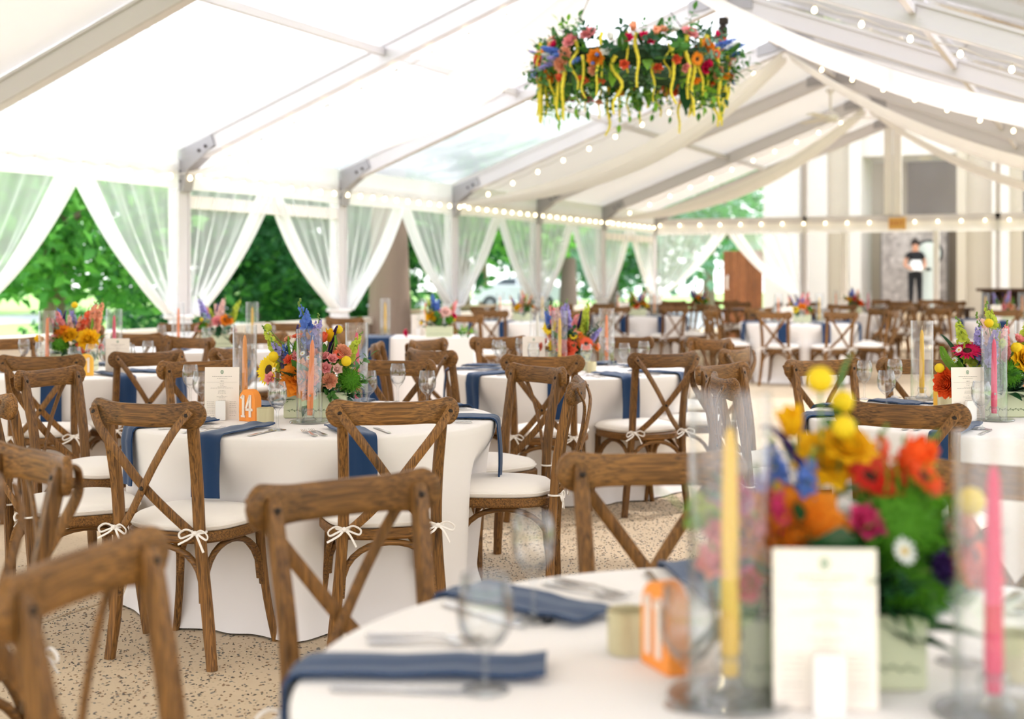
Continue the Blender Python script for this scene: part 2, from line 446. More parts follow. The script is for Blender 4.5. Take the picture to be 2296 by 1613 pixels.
# pebbles standing proud in the near floor
def pebbles():
    R = np.random.default_rng(4)
    N = 62000
    P = np.stack([R.uniform(-4.6, .9, N), R.uniform(.6, 8.4, N)], 1)
    zc = -P[:, 0] * ST + P[:, 1] * CT; xc = P[:, 0] * CT + P[:, 1] * ST
    px = 1148 + 3000 * xc / np.maximum(zc, .1)
    keep = (zc > 2.0) & (px > -120) & (px < 1900)
    P = P[keep]; n = len(P)
    a = R.uniform(0, 2 * PI, n); L = R.uniform(.003, .0088, n); Wd = L * R.uniform(.35, .7, n)
    vs = np.zeros((n, 7, 3)); 
    for k in range(6):
        t = k * PI / 3; x = np.cos(t) * L * R.uniform(.85, 1.15, n); y = np.sin(t) * Wd * R.uniform(.85, 1.15, n)
        vs[:, k, 0] = P[:, 0] + x * np.cos(a) - y * np.sin(a); vs[:, k, 1] = P[:, 1] + x * np.sin(a) + y * np.cos(a); vs[:, k, 2] = .0004
    vs[:, 6, 0] = P[:, 0]; vs[:, 6, 1] = P[:, 1]; vs[:, 6, 2] = .0035
    base = (np.arange(n) * 7)[:, None]
    fs = np.concatenate([np.stack([base[:, 0] + k, base[:, 0] + (k + 1) % 6, base[:, 0] + 6], 1) for k in range(6)], 0)
    me = bpy.data.meshes.new('pebbles')
    me.vertices.add(n * 7); me.vertices.foreach_set('co', vs.reshape(-1))
    me.loops.add(len(fs) * 3); me.loops.foreach_set('vertex_index', fs.reshape(-1).astype(np.int32))
    me.polygons.add(len(fs)); me.polygons.foreach_set('loop_start', np.arange(len(fs), dtype=np.int32) * 3)
    for k in ('peb1', 'peb2', 'peb3'): me.materials.append(M[k])
    mi = R.integers(0, 3, n); me.polygons.foreach_set('material_index', np.tile(mi, 6).astype(np.int32))
    me.update(calc_edges=True); me.validate()
    return me
o = obj('pebbles', pebbles(), floor); o['kind'] = 'stuff'

# ---- frame
BOLT = MB().lathe([(.016, 0), (.016, .01), (.001, .012)], 8).mesh('bolt_head', M['bolt'])
def beam_box(p0, p1, w, h, m):
    return MB().bar(p0, p1, w, h).mesh('beam', m)
ordn = ['fourth nearest', 'third nearest', 'second', 'first', 'second', 'third', 'fourth', 'fifth', 'sixth']
for k in KS:
    y = YP(k)
    for sx, (xa, side) in enumerate(((XL, 'left'), (XE, 'right'))):
        po = MB()
        po.box((0, 0, ZE / 2), (.11, .19, ZE))
        for q in (-1, 1): po.box((0, q * .082, ZE / 2), (.128, .03, ZE))
        p = st('tent_post', po.mesh('tent_post', M['alu']), loc=(xa, y, 0))
        tag(p, f'white aluminium tent post, {side} side, {arch_of(k)}', 'post', 'tent posts')
        obj('base_plate', MB().box((0, 0, .006), (.3, .3, .012)).mesh('base_plate', M['alu_grey']), p)
        s = 1 if side == 'left' else -1
        gs = MB().prism([(0, -.32), (s * .1, -.32), (s * .14, -.12), (s * .48, .13), (s * .44, .23), (-s * .06, .06)], -.075, .075)
        obj('gusset', gs.mesh('gusset', M['alu_grey']), p, (0, 0, ZE))
        for (bx_, bz_) in ((.06, -.22), (.06, -.12), (.3, .08), (.38, .12)):
            obj('bolt', BOLT, p, (s * bx_, -.076, ZE + bz_), (PI / 2, 0, 0))
        r = MB()
        a, b = Vector((xa, 0, ZE)), Vector((XR, 0, ZR))
        r.bar(a, b, .10, .20)
        for q in (-1, 1):
            r.bar(a + Vector((0, 0, q * .088)), b + Vector((0, 0, q * .088)), .125, .028)
        ra = st('tent_rafter', r.mesh('tent_rafter', M['alu']), loc=(0, y, 0))
        tag(ra, f'white box rafter on the {side} slope, {arch_of(k)}', 'rafter', 'tent rafters')
    rb = st('ridge_joint', MB().prism([(-.35, -.12), (-.05, .0), (.05, .0), (.35, -.12), (.35, -.25), (.06, -.2), (-.06, -.2), (-.35, -.25)], -.07, .07).mesh('ridge_joint', M['alu_grey']), loc=(XR, y, ZR + .1))
    tag(rb, f'grey ridge joint plate above the {arch_of(k)}', 'plate', 'ridge joints')
for k in list(KS)[:-1]:
    ya, yb = YP(k), YP(k + 1)
    for xa, side in ((XL, 'left'), (XE, 'right')):
        e_ = st('eave_beam', beam_box((xa, ya + .09, ZE - .1), (xa, yb - .09, ZE - .1), .07, .1, M['alu']))
        tag(e_, f'white eave beam, {side} side, {bay_of(k)}', 'beam', 'eave beams')
        # valance cloth under the eave
        def vf(u, v, xa=xa, s=(1 if side == 'left' else -1)):
            return (xa + s * (.062 + .012 * math.sin(u * 17 + k) * v), lerp(ya + .1, yb - .1, u), ZE + .13 - .43 * v + .012 * math.sin(u * PI) * v)
        vme = MB().grid(vf, 24, 3).mesh('valance', M['valance'])
        tag(st('valance', vme), f'white vinyl valance under the {side} eave, {bay_of(k)}', 'valance', 'eave valances')
        for t, nm in ((.5, 'middle'), (.985, 'ridge')):
            q = st('purlin', beam_box((lerp(xa, XR, t), ya + .06, lerp(ZE, ZR, t) + .02), (lerp(xa, XR, t), yb - .06, lerp(ZE, ZR, t) + .02), .05, .07, M['alu']))
            tag(q, f'{nm} roof purlin on the {side} slope, {bay_of(k)}', 'purlin', 'roof purlins')
        clear = -1 <= k <= 1
        def rf(u, v, xa=xa, kk=k):
            t = v * 1.0; yy = lerp(ya, yb, u)
            sag = .05 * math.sin(PI * u) * (1 + .3 * math.sin(9 * v + kk)) * math.sin(PI * min(1, v * 1.02 + .01))
            return (lerp(xa - (.05 if xa < XR else -.05), XR, t), yy, lerp(ZE, ZR, t) + .13 - sag)
        pm = MB().grid(rf, 10, 24).mesh('roof_panel', M['clear'] if clear else M['pvc'])
        tag(st('roof_panel', pm), f'{"clear vinyl" if clear else "opaque white"} roof panel, {side} slope, {bay_of(k)}', 'roof panel', 'roof panels')
for k in range(-4, -1):  # unseen side walls, added to set the light on the near tables
    for xa, side in ((XL, 'left'), (XE, 'right')):
        def wf(u, v, xa=xa): return (xa + .015 * math.sin(u * 40 + k), lerp(YP(k) + .1, YP(k + 1) - .1, u), lerp(ZE + .1, .02, v))
        tag(st('unseen_side_panel', MB().grid(wf, 30, 2).mesh('unseen_side_panel', M['clearwall'])), f'unseen clear vinyl side wall added behind the camera, {side} side', 'wall', 'side walls behind the camera')
for k in range(-1, 5):  # unseen right wall, added to temper side light; clear so enough passes
    def wf(u, v): return (XE + .012 * math.sin(u * 40 + k), lerp(YP(k) + .1, YP(k + 1) - .1, u), lerp(ZE - .3, .02, v))
    tag(st('unseen_right_panel', MB().grid(wf, 30, 2).mesh('side_window', M['clearwall'])), f'unseen clear vinyl side wall added on the right, {bay_of(k)}', 'wall', 'right side walls')
def bf(u, v):  # unseen end wall added for the light, clear to brighten the cloth fronts
    x = lerp(XL, XE, u); zt = (lerp(ZE, ZR, (x - XL) / (XR - XL)) if x < XR else lerp(ZR, ZE, (x - XR) / (XE - XR)))
    return (x, YP(-4) - .02, lerp(.02, zt + .12, v))
tag(st('unseen_wall_back', MB().grid(bf, 20, 3).mesh('unseen_wall_back', M['clearwall'])), 'unseen clear vinyl gable wall added behind the camera', 'wall')
for k in (0, 4):   # lower cross bars
    q = st('cross_bar', beam_box((XL + .02, YP(k) + .08, 2.10), (XL + .02, YP(k + 1) - .08, 2.10), .06, .13, M['white_paint']))
    tag(q, ('white cross bar between the first two visible posts on the left' if k == 0 else 'white cross bar in the last bay before the gable'), 'bar')

# ---- ceiling drapes slung under every second arch
for k, nm in ((-2, 'nearest'), (0, 'second'), (2, 'middle'), (4, 'last')):
    for xa, side in ((XL, 'left'), (XE, 'right')):
        if k == -2: continue
        def df(u, v, xa=xa):
            x = lerp(XR + (.05 if xa > XR else -.05), xa + (.12 if xa < XR else -.12), v)
            z = lerp(ZR - .16, ZE - .12, v) - .42 * 4 * v * (1 - v) * (1 - .25 * v)
            w = .12 + .62 * math.sin(PI * (.06 + .88 * v)) ** .8
            yy = YP(k) + .16 + .42 * math.sin(PI * v) + (u - .5) * 2 * w * .75
            fold = .018 * math.sin(u * 26 + 2 * v) + .03 * math.sin(u * 9 + 1.3 + 3 * v)
            z += fold - .10 * math.sin(PI * u) * math.sin(PI * v)
            return (x, yy, z)
        me = MB().grid(df, 30, 36).mesh('ceiling_drape', M['drape'])
        tag(obj('ceiling_drape', me), f'white fabric swag from ridge to {side} eave, {nm} of the three arches draped', 'drape', 'ceiling drapes')

# ---- side curtains
def curtain_mesh(half, ztop, ztie, seed, band):
    r = random.Random(seed); ph = [r.uniform(0, 6) for _ in range(6)]
    def edge(v): return half - (half - .14) * (.7 * v + .3 * v ** 3)
    u0, u1 = (0, .84) if not band else (.80, 1.0)
    def fn(u, v):
        uu = lerp(u0, u1, u)
        e_ = edge(v)
        a = .08 + (e_ - .08) * uu ** (1 + .25 * v)
        z = lerp(ztop, ztie, v) + .05 * math.sin(uu * 3 + ph[3]) * v * (1 - v)
        amp = .012 + .03 * v
        d = amp * math.sin(uu * 34 + ph[0] + 2.2 * v) + .5 * amp * math.sin(uu * 61 + ph[1] - 3 * v)
        if band: d += .03 * math.sin(u * 14 + ph[2])
        return (d + .02, a, z)
    return MB().grid(fn, 46 if not band else 24, 26)
def skirt_mesh(ztie, seed):
    r = random.Random(seed); p = r.uniform(0, 6)
    def fn(u, v):
        t = 2 * PI * u
        w = .12 + .10 * math.sin(v * 2.2) + .014 * math.sin(7 * t + p) * (.4 + v)
        return (.04 + math.cos(t) * w * .7, .04 + math.sin(t) * w, ztie - v * (ztie - .03))
    return MB().grid(fn, 40, 10, wrap=True)
def curtain(name_lbl, x, y, d, half, seed, ztop=2.24, ztie=.93, rz=0.0, group='tied back side curtains', skirt=True):
    t = empty('sheer_curtain', (x, y, 0), rz)
    tag(t, name_lbl, 'curtain', group)
    a = obj('curtain_sheet', curtain_mesh(half, ztop, ztie, seed, False).mesh('curtain_sheet', M['sheer']), t, scale=(1, d, 1))
    b = obj('gathered_edge', curtain_mesh(half, ztop, ztie, seed, True).mesh('gathered_edge', M['sheer_band']), t, (.01, 0, 0), scale=(1, d, 1))
    if skirt:
        obj('curtain_tail', skirt_mesh(ztie, seed).mesh('curtain_tail', M['sheer_band']), t, scale=(1, d, 1))
        obj('tieback', MB().tube([(.14 * math.cos(q) + .03, d * (.05 + .13 * math.sin(q)), ztie) for q in [i * 2 * PI / 16 for i in range(17)]], .022, 6).mesh('tieback', M['valance']), t)
    return t
for k in range(-1, 6):
    y = YP(k); od = ('zero', 'first', 'second', 'third', 'fourth', 'fifth', 'sixth')[k + 1]
    if k > -1: curtain(f'sheer curtain swept rightwards to the {od} tent post from the left', XL + .02, y - .02, -1, BAY / 2 + .02, 10 + k)
    if k < 5: curtain((f'sheer curtain swept leftwards to the {od} tent post from the left' if k >= 0 else 'sheer curtain cut off by the left edge of the photo'), XL + .02, y + .02, 1, BAY / 2 + .02, 30 + k, skirt=(k == -1))

# ---- gable end
gx = lambda px: at_Y(px, 500, YG).x
tag(st('gable_beam', MB().box(((XL + XE) / 2, YG, ZE - .07), (XE - XL - .2, .1, .13)).mesh('gable_beam', M['alu'])), 'white horizontal beam across the far gable end', 'beam')
kp = st('king_post', MB().box((-.085, 0, 0), (.15, .1, ZR - ZE)).box((.085, 0, 0), (.15, .1, ZR - ZE)).mesh('king_post', M['white_paint']), loc=(XR, YG, (ZR + ZE) / 2 - .02))
tag(kp, 'wide white king post rising to the gable apex', 'post')
for px, nm in ((1805, 'left of the building doorway'), (2238, 'near the right edge of the photo')):
    x = gx(px); zt = lerp(ZE, ZR, (x - XL) / (XR - XL)) if x < XR else lerp(ZR, ZE, (x - XR) / (XE - XR))
    tag(st('gable_post', MB().box((0, 0, zt / 2), (.09, .1, zt)).mesh('gable_post', M['alu']), loc=(x, YG, 0)), f'slim upright gable post {nm}', 'post')
for px, nm in ((1893, 'left'), (2099, 'right')):
    x = gx(px)
    tag(st('door_post', MB().box((0, 0, 1.12), (.10, .08, 2.24)).mesh('door_post', M['white_paint']), loc=(x, YG, 0)), f'white {nm} post of the open gable doorway', 'post')
def gtri(u, v):
    x = lerp(XL, XE, u); zt = (lerp(ZE, ZR, (x - XL) / (XR - XL)) if x < XR else lerp(ZR, ZE, (x - XR) / (XE - XR)))
    return (x, YG + .03, lerp(ZE, max(zt, ZE + .001), v))
tag(st('window_1', MB().grid(gtri, 20, 4).mesh('gable_window', M['clearwall'])), 'clear vinyl triangle filling the gable above the beam', 'window')
def gval(u, v): return (lerp(XL + .1, XE - .1, u), YG - .06 + .01 * math.sin(u * 60) * v, ZE - .13 - .2 * v)
tag(st('valance', MB().grid(gval, 60, 2).mesh('gable_valance', M['valance'])), 'white valance under the far gable beam', 'valance')
hb = (gx(1805) - XL) / 2
curtain('wide sheer gable curtain swept left to the corner post', XL + .05, YG - .03, 1, hb, 71, rz=-PI / 2, group='gable curtains', skirt=True)
curtain('wide sheer gable curtain swept right past the wooden door', gx(1805), YG - .03, -1, hb, 72, rz=-PI / 2, group='gable curtains', skirt=True)
# ================================================================= outdoors
M['grass'] = aggregate('lawn', C(150, 190, 100))
M['asphalt'] = plain('asphalt', C(176, 180, 186), .9)
M['stone'] = plain('low_wall_stone', C(222, 210, 194), .85, bump=.3, bscale=20)
M['bark'] = plain('bark', C(142, 122, 108), .95, bump=1.0, bscale=14)
M['leafA'] = thin('leaf_bright', C(120, 190, 84), .45, .6, .3, 2.)
M['leafB'] = thin('leaf_mid', C(92, 158, 76), .4, .6, .3, 2.)
M['leafC'] = thin('leaf_dark', C(56, 112, 64), .35, .6, .3, 2.)
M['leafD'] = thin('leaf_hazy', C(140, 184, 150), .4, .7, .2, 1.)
tag(st('ground', MB().box((-30, 45, -.32), (170, 170, .3)).mesh('lawn', M['grass'])), 'pale green lawn beyond the tent', 'lawn')
tag(st('road', MB().box((-36, 40, -.16), (7, 150, .02)).mesh('road', M['asphalt'])), 'pale grey road crossing behind the trees', 'road')
tag(st('forecourt', MB().box((-15, 42, -.155), (22, 26, .02)).mesh('forecourt', M['asphalt'])), 'grey forecourt beyond the gable beside the building', 'pavement')

def leaves(mb, c, rad, n, size, r, mi=0, flat=1.0, shell=.55):
    for _ in range(n):
        d = Vector((r.gauss(0, 1), r.gauss(0, 1), r.gauss(0, 1))).normalized() * (shell + (1 - shell) * r.random()) 
        p = Vector((c[0] + d.x * rad[0], c[1] + d.y * rad[1], c[2] + d.z * rad[2]))
        a = Vector((r.gauss(0, 1), r.gauss(0, 1), r.gauss(-.5, .6))).normalized(); b = a.orthogonal().normalized()
        b.rotate(Matrix.Rotation(r.uniform(0, 6.3), 3, a)); nrm = a.cross(b)
        L = size * r.uniform(.6, 1.3); w = L * .3
        mb.add([p, p + a * L * .45 + b * w + nrm * L * .05, p + a * L - nrm * L * .12, p + a * L * .45 - b * w + nrm * L * .05], [(0, 1, 2, 3)], mi)
def tree(lbl, base, th, tr, blobs, nleaf, size, mats, seed, group='trees and bushes outside', name='leafy_tree', branches=True):
    r = random.Random(seed)
    t = empty(name, base); tag(t, lbl, 'tree' if 'tree' in name else 'bush', group)
    if th > 0:
        pts = crom([(0, 0, -.2), (r.uniform(-.05, .05), 0, th * .35), (r.uniform(-.1, .1), r.uniform(-.1, .1), th * .7), (0, 0, th)], 4)
        mb = MB(); N = len(pts)
        mb.tube(pts, [tr * (1.25 - .35 * min(1, i / N * 3)) * (1 - .5 * i / N) for i in range(N)], 14)
        obj('trunk', mb.mesh('trunk', M['bark']), t)
    if branches and th > 0:
        for (bx_, by_, bz_, *_) in blobs[:5]:
            mb = MB().tube(crom([(0, 0, th * .62), (bx_ * .35, by_ * .35, lerp(th * .62, bz_, .55)), (bx_ * .9, by_ * .9, bz_)], 4), [tr * .45 * (1 - .08 * i) for i in range(9)], 7)
            obj('branch', mb.mesh('branch', M['bark']), t)
    mb = MB()
    tot = sum(b[3] * b[4] for b in blobs)
    for b in blobs:
        leaves(mb, b[:3], (b[3], b[3], b[4]), int(nleaf * b[3] * b[4] / tot), size, r, r.choice(range(len(mats))))
    k = len(mb.f); mb.m = [r.choice((m_, m_, (m_ + 1) % len(mats))) for m_ in mb.m]
    o = obj('foliage', mb.mesh('foliage', mats, flat=True), t); o['kind'] = 'stuff'
    return t
def blobs(r, n, R, z0, z1, rr, el=.8):
    return [(r.uniform(-R, R), r.uniform(-R, R), r.uniform(z0, z1), rr * r.uniform(.7, 1.2), rr * el * r.uniform(.7, 1.2)) for _ in range(n)]
r = random.Random(3)
def P(px, zc): 
    x, y, _ = cw((px - 1148) / F_PX * zc, zc); return (x, y, -.17)
# left foreground tree with drooping bright leaves
tree('bright green leafy tree with low boughs seen through the nearest open curtain', P(120, 17.5), 3.2, .17,
     [(0, 0, 3.4, 1.7, 1.2), (-.9, .3, 2.5, 1.2, .9), (.9, -.2, 2.4, 1.2, .95), (.2, -.6, 1.75, .95, .6), (-.6, -.4, 1.7, .9, .55), (.9, .3, 1.5, .6, .5), (0, .2, 4.6, 1.6, 1.0)], 5200, .20, [M['leafA'], M['leafB']], 5)
tree('dense dark green hedge behind the street lamp', P(660, 24), 0, 0, blobs(random.Random(8), 16, 2.2, .3, 5.5, 1.5), 9500, .24, [M['leafC'], M['leafC'], M['leafB']], 6, name='evergreen_bush')
tree('low green shrub between lamp hedge and the bright tree', P(305, 20), 0, 0, blobs(random.Random(9), 8, 1.2, .1, .9, .7, .7), 2600, .15, [M['leafB'], M['leafC']], 7, name='garden_shrub')
tree('thick grey-brown tree trunk standing between the second and third posts', P(876, 19.5), 9.0, .30,
     [(0, 0, 8.0, 3.2, 2.0), (2.0, 1, 7.2, 2.4, 1.6), (-1.6, -1, 7.4, 2.4, 1.6)], 5200, .24, [M['leafB'], M['leafC']], 8)
tree('green shrub to the right of the thick trunk', P(945, 26), 0, 0, blobs(random.Random(11), 9, 1.1, .4, 4.6, 1.0), 3800, .2, [M['leafB'], M['leafC']], 9, name='garden_bush')
tree('slim dark tree with hanging bright leaves by the fourth post', P(1040, 30), 4.4, .17, blobs(random.Random(12), 9, 1.8, 2.4, 5.0, 1.1), 4600, .24, [M['leafA'], M['leafC']], 10)
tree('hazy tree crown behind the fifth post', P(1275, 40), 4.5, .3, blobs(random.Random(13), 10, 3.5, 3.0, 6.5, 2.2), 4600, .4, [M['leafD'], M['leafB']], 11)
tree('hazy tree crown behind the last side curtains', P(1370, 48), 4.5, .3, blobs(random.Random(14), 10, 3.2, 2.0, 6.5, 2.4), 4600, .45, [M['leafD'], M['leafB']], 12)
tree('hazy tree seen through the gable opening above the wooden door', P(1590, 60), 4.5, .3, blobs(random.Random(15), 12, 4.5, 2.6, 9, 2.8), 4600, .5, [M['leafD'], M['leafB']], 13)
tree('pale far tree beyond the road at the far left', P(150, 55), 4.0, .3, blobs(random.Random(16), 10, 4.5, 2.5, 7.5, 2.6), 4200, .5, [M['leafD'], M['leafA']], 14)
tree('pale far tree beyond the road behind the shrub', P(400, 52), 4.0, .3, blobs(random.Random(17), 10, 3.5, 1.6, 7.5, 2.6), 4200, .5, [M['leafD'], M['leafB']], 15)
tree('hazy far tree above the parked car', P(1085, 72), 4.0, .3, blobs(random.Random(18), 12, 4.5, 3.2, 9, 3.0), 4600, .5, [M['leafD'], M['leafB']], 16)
tree('tall far tree between hedge and thick trunk', P(800, 40), 5.0, .3, blobs(random.Random(19), 12, 3.0, 1.0, 8, 2.4), 5200, .4, [M['leafC'], M['leafB']], 17)
# low wall with coping along the terrace edge
for i in range(9):
    y = 4.5 + 3.05 * i
    w_ = tag(empty('terrace_wall', (XL - 1.25, y, 0)), f'low pale stone terrace wall, length {i + 1} of the run outside the left curtains', 'wall', kind='structure')
    obj('wall_panel', MB().box((0, 0, .24), (.16, 3.03, .84)).mesh('wall_panel', M['stone']), w_)
    obj('coping', MB().box((0, 0, .70), (.30, 3.04, .09)).mesh('coping', M['stone']), w_)
# wooden picnic benches beyond the wall
def bench(lbl, xc, zc, rz, L=2.4):
    t = empty('picnic_bench', cw(xc, zc, -.17), rz); tag(t, lbl, 'bench', 'wooden benches outside')
    for i in range(3): obj('plank', MB().box((0, (i - 1) * .21, .90), (L, .19, .05)).mesh('plank', M['dry_wood']), t)
    obj('seat_plank', MB().box((0, -.62, .52), (L, .26, .05)).mesh('seat_plank', M['dry_wood']), t)
    for s in (-1, 1):
        obj('leg', MB().bar((s * L * .38, -.7, 0), (s * L * .38, -.1, .88), .09, .05).bar((s * L * .38, .4, 0), (s * L * .38, 0, .88), .09, .05).mesh('leg', M['dry_wood']), t)
M['dry_wood'] = wood('weathered_wood', 0, C(140, 112, 90), C(196, 168, 142))
bench('weathered picnic bench right of the third tent post', *at_s(1110, 108), PI / 2 - .05)
bench('weathered picnic bench just right of the thick tree trunk', *at_s(950, 128), PI / 2 + .1, 1.7)

# street lamp
lp = cw(*at_s(581, 128), -.17); sl_ = empty('street_lamp', lp); tag(sl_, 'slim street lamp with a pale globe before the dark hedge', 'lamp')
obj('pole', MB().tube([(0, 0, 0), (0, 0, .3), (0, 0, 1.55)], [.05, .03, .022], 8).mesh('pole', plain('lamp_iron', C(98, 100, 100), .5, .5)), sl_)
obj('collar', MB().lathe([(.02, 0), (.06, .03), (.06, .07), (.03, .1)], 10).mesh('collar', bpy.data.materials['lamp_iron']), sl_, (0, 0, 1.5))
obj('globe', MB().lathe([(.03, 0), (.075, .05), (.09, .12), (.06, .19), (.02, .23), (.001, .25)], 12).mesh('globe', plain('lamp_globe', C(206, 206, 206), .3)), sl_, (0, 0, 1.58))

# parked car beyond the lawn
def car():
    t = empty('parked_car', P(1160, 62), 0); t.rotation_euler = (0, 0, TH + .05)
    tag(t, 'silver car parked on the lawn road behind the fourth curtain', 'car')
    mp_ = plain('car_paint', C(226, 228, 232), .2, .3); gl = plain('car_glass', C(60, 70, 78), .08); ty = plain('car_tyre', C(42, 44, 46), .8); al = plain('car_rim', C(176, 178, 182), .3, .8)
    prof = [(-.9, .28), (-.93, .5), (-.9, .72), (-.62, .8), (-.38, .92), (.06, 1.0), (.46, .98), (.75, .84), (.93, .78), (.96, .5), (.93, .28)]
    prof = [(x * 2.2, z * 1.42) for x, z in prof]
    lower = [(-2.0, .4), (-2.05, .7), (-1.98, .98), (-1.3, 1.1), (1.7, 1.12), (2.05, 1.02), (2.1, .7), (2.0, .4)]
    obj('body', MB().prism(lower, -.85, .85).mesh('car_body', mp_, 20), t)
    cab = MB(); up = [(-1.3, 1.1), (-.72, 1.42), (.1, 1.55), (.95, 1.5), (1.72, 1.12)]
    vs = [(x, -.82 + .28 * (z - 1.1), z) for x, z in up] + [(x, .82 - .28 * (z - 1.1), z) for x, z in up]
    cab.add(vs, [(0, 1, 6, 5), (1, 2, 7, 6), (2, 3, 8, 7), (3, 4, 9, 8), (4, 3, 2, 1, 0), (5, 6, 7, 8, 9)])
    c = obj('cabin', cab.mesh('car_cabin', mp_, 15), t)
    for (xa, xb, za, zb) in (((-1.08), -.1, 1.16, 1.44), (.0, .75, 1.16, 1.46), (.83, 1.4, 1.16, 1.36)):
        for s in (-1, 1):
            q = MB(); yy = lambda z: s * (.83 - .28 * (z - 1.1))
            x0 = xa + .45 if xa < -1 else xa
            q.add([(xa, yy(za), za), (xb, yy(za), za), (xb - (.25 if xa > .8 else 0), yy(zb), zb), (x0, yy(zb), zb)], [(0, 1, 2, 3)])
            obj('side_window', q.mesh('side_window', gl), c)
    for x in (-1.3, 1.3):
        for s in (-1, 1):
            w_ = obj('wheel', MB().lathe([(.16, -.1), (.30, -.1), (.33, -.05), (.33, .05), (.30, .1), (.16, .1)], 18).mesh('wheel', ty), t, (x, s * .8, .33), (PI / 2, 0, 0))
            obj('rim', MB().lathe([(.001, -.104), (.17, -.1), (.2, -.06), (.2, .06), (.17, .1), (.001, .104)], 14).mesh('rim', al), w_)
    for s in (-1, 1):
        obj('headlamp', MB().box((-2.0, s * .6, .86), (.12, .35, .14)).mesh('headlamp', gl), t)
    obj('bumper', MB().box((-2.06, 0, .52), (.1, 1.6, .2)).mesh('bumper', mp_), t)
car()

# ================================================================= the building beyond the gable
M['render_w'] = plain('building_render', C(216, 210, 204), .85, bump=.1, bscale=30)
M['render_b'] = plain('building_beige', C(190, 178, 160), .85, bump=.1, bscale=30)
M['taupe'] = plain('taupe_stone', C(128, 116, 106), .9, bump=.5, bscale=9)
M['dark_glass'] = plain('dark_glazing', C(70, 78, 86), .12)  # dark glazing of the narrow upright slots
YB = 33.0
def bx(px, Y=YB): return at_Y(px, 600, Y).x
bld = tag(empty('building', (0, YB, 0)), 'pale rendered building with tall pilasters and a deep porch beyond the gable', 'building')
def wallpart(name, x0, x1, z0, z1, y0, y1, m, par=bld):
    return obj(name, MB().box(((x0 + x1) / 2, (y0 + y1) / 2 - YB, (z0 + z1) / 2), (abs(x1 - x0), abs(y1 - y0), z1 - z0)).mesh(name, m), par)
ZB = 7.0
wallpart('pilaster', bx(1712), bx(1790), -.15, ZB, YB, YB + 1.4, M['render_w'])
wallpart('glazing_slot', bx(1789), bx(1806), -.1, ZB, YB + .5, YB + .6, M['dark_glass'])
wallpart('wall_panel', bx(1804), bx(1850), -.15, ZB, YB + .25, YB + 1.4, M['render_w'])
wallpart('wall_panel', bx(1850), bx(1906), -.15, ZB, YB + .35, YB + 1.4, M['render_b'])
wallpart('pilaster', bx(1904), bx(1930), -.15, ZB, YB, YB + 1.6, M['render_w'])
wallpart('porch_lintel', bx(1929), bx(2146), at_Y(2000, 347, YB).z, ZB, YB + .2, YB + 2.6, M['render_w'])
wallpart('porch_wall', bx(1900, YB + 2.4), bx(2040, YB + 2.4), -.15, ZB - 1, YB + 2.3, YB + 2.6, M['render_b'])
wallpart('stone_wall', bx(2036, YB + 2.4), bx(2190, YB + 2.4), -.15, ZB - 1, YB + 2.28, YB + 2.58, M['taupe'])
wallpart('pilaster', bx(2144), bx(2165), -.15, ZB, YB + .1, YB + 1.6, M['render_b'])
wallpart('wall_panel', bx(2163), bx(2226), -.15, ZB, YB + .3, YB + 1.5, M['render_b'])
wallpart('pilaster', bx(2224), bx(2262), -.15, ZB, YB, YB + 1.5, M['render_w'])
wallpart('glazing_slot', bx(2290), bx(2345), -.1, ZB, YB + .4, YB + .5, M['dark_glass'])
wallpart('wall_panel', bx(2260), bx(2292), -.15, ZB, YB + .3, YB + 1.4, M['render_b'])
wallpart('wall_panel', bx(2340), bx(2700), -.15, ZB, YB + .1, YB + 1.5, M['render_w'])
lampp = at_Y(2075, 356, YB + 1.2)
obj('porch_lamp', MB().lathe([(.001, -.06), (.14, -.05), (.2, 0), (.2, .03)], 16).mesh('porch_lamp', plain('opal', C(246, 236, 206), .4)), bld, (lampp.x, 1.2, lampp.z + .03))
TER = .50
tag(st('terrace_floor', MB().box(((bx(1880) + bx(2170)) / 2, YB + .6, TER / 2 - .08), (bx(2170) - bx(1880), 3.4, TER + .14)).mesh('terrace_floor', M['slab'])), 'raised porch floor in front of the building', 'terrace')
tag(st('forecourt_slab', MB().box((-2, 30.6, -.09), (16, 8.6, .12)).mesh('forecourt_slab', M['slab'])), 'concrete forecourt between tent and building', 'pavement')
# photo backdrop
bd = tag(empty('photo_backdrop', (0, YB + .95, 0)), 'grey mottled photo backdrop behind the person on the porch', 'backdrop')
m, nt, p, out = mat('sequin_grey'); v = nt.nodes.new('ShaderNodeTexVoronoi'); v.inputs['Scale'].default_value = 9; rr = nt.nodes.new('ShaderNodeValToRGB')
rr.color_ramp.elements[0].color = C(150, 140, 134); rr.color_ramp.elements[1].color = C(214, 204, 198); tcn = nt.nodes.new('ShaderNodeTexCoord')
nt.links.new(tcn.outputs['Object'], v.inputs['Vector']); nt.links.new(v.outputs['Color'], rr.inputs[0]); nt.links.new(rr.outputs[0], p.inputs['Base Color']); p.inputs['Roughness'].default_value = .5
b0, b1 = at_Y(1978, 510, YB + .95), at_Y(2122, 500, YB + .95)
obj('backdrop_panel', MB().box(((b0.x + b1.x) / 2, 0, (TER + b0.z) / 2), (b1.x - b0.x, .06, b0.z - TER)).mesh('backdrop_panel', m), bd)
for x in (b0.x - .03, b1.x + .03): obj('stand_pole', MB().tube([(x, .05, TER), (x, .05, b0.z)], .02, 6).mesh('stand_pole', M['alu_grey']), bd)
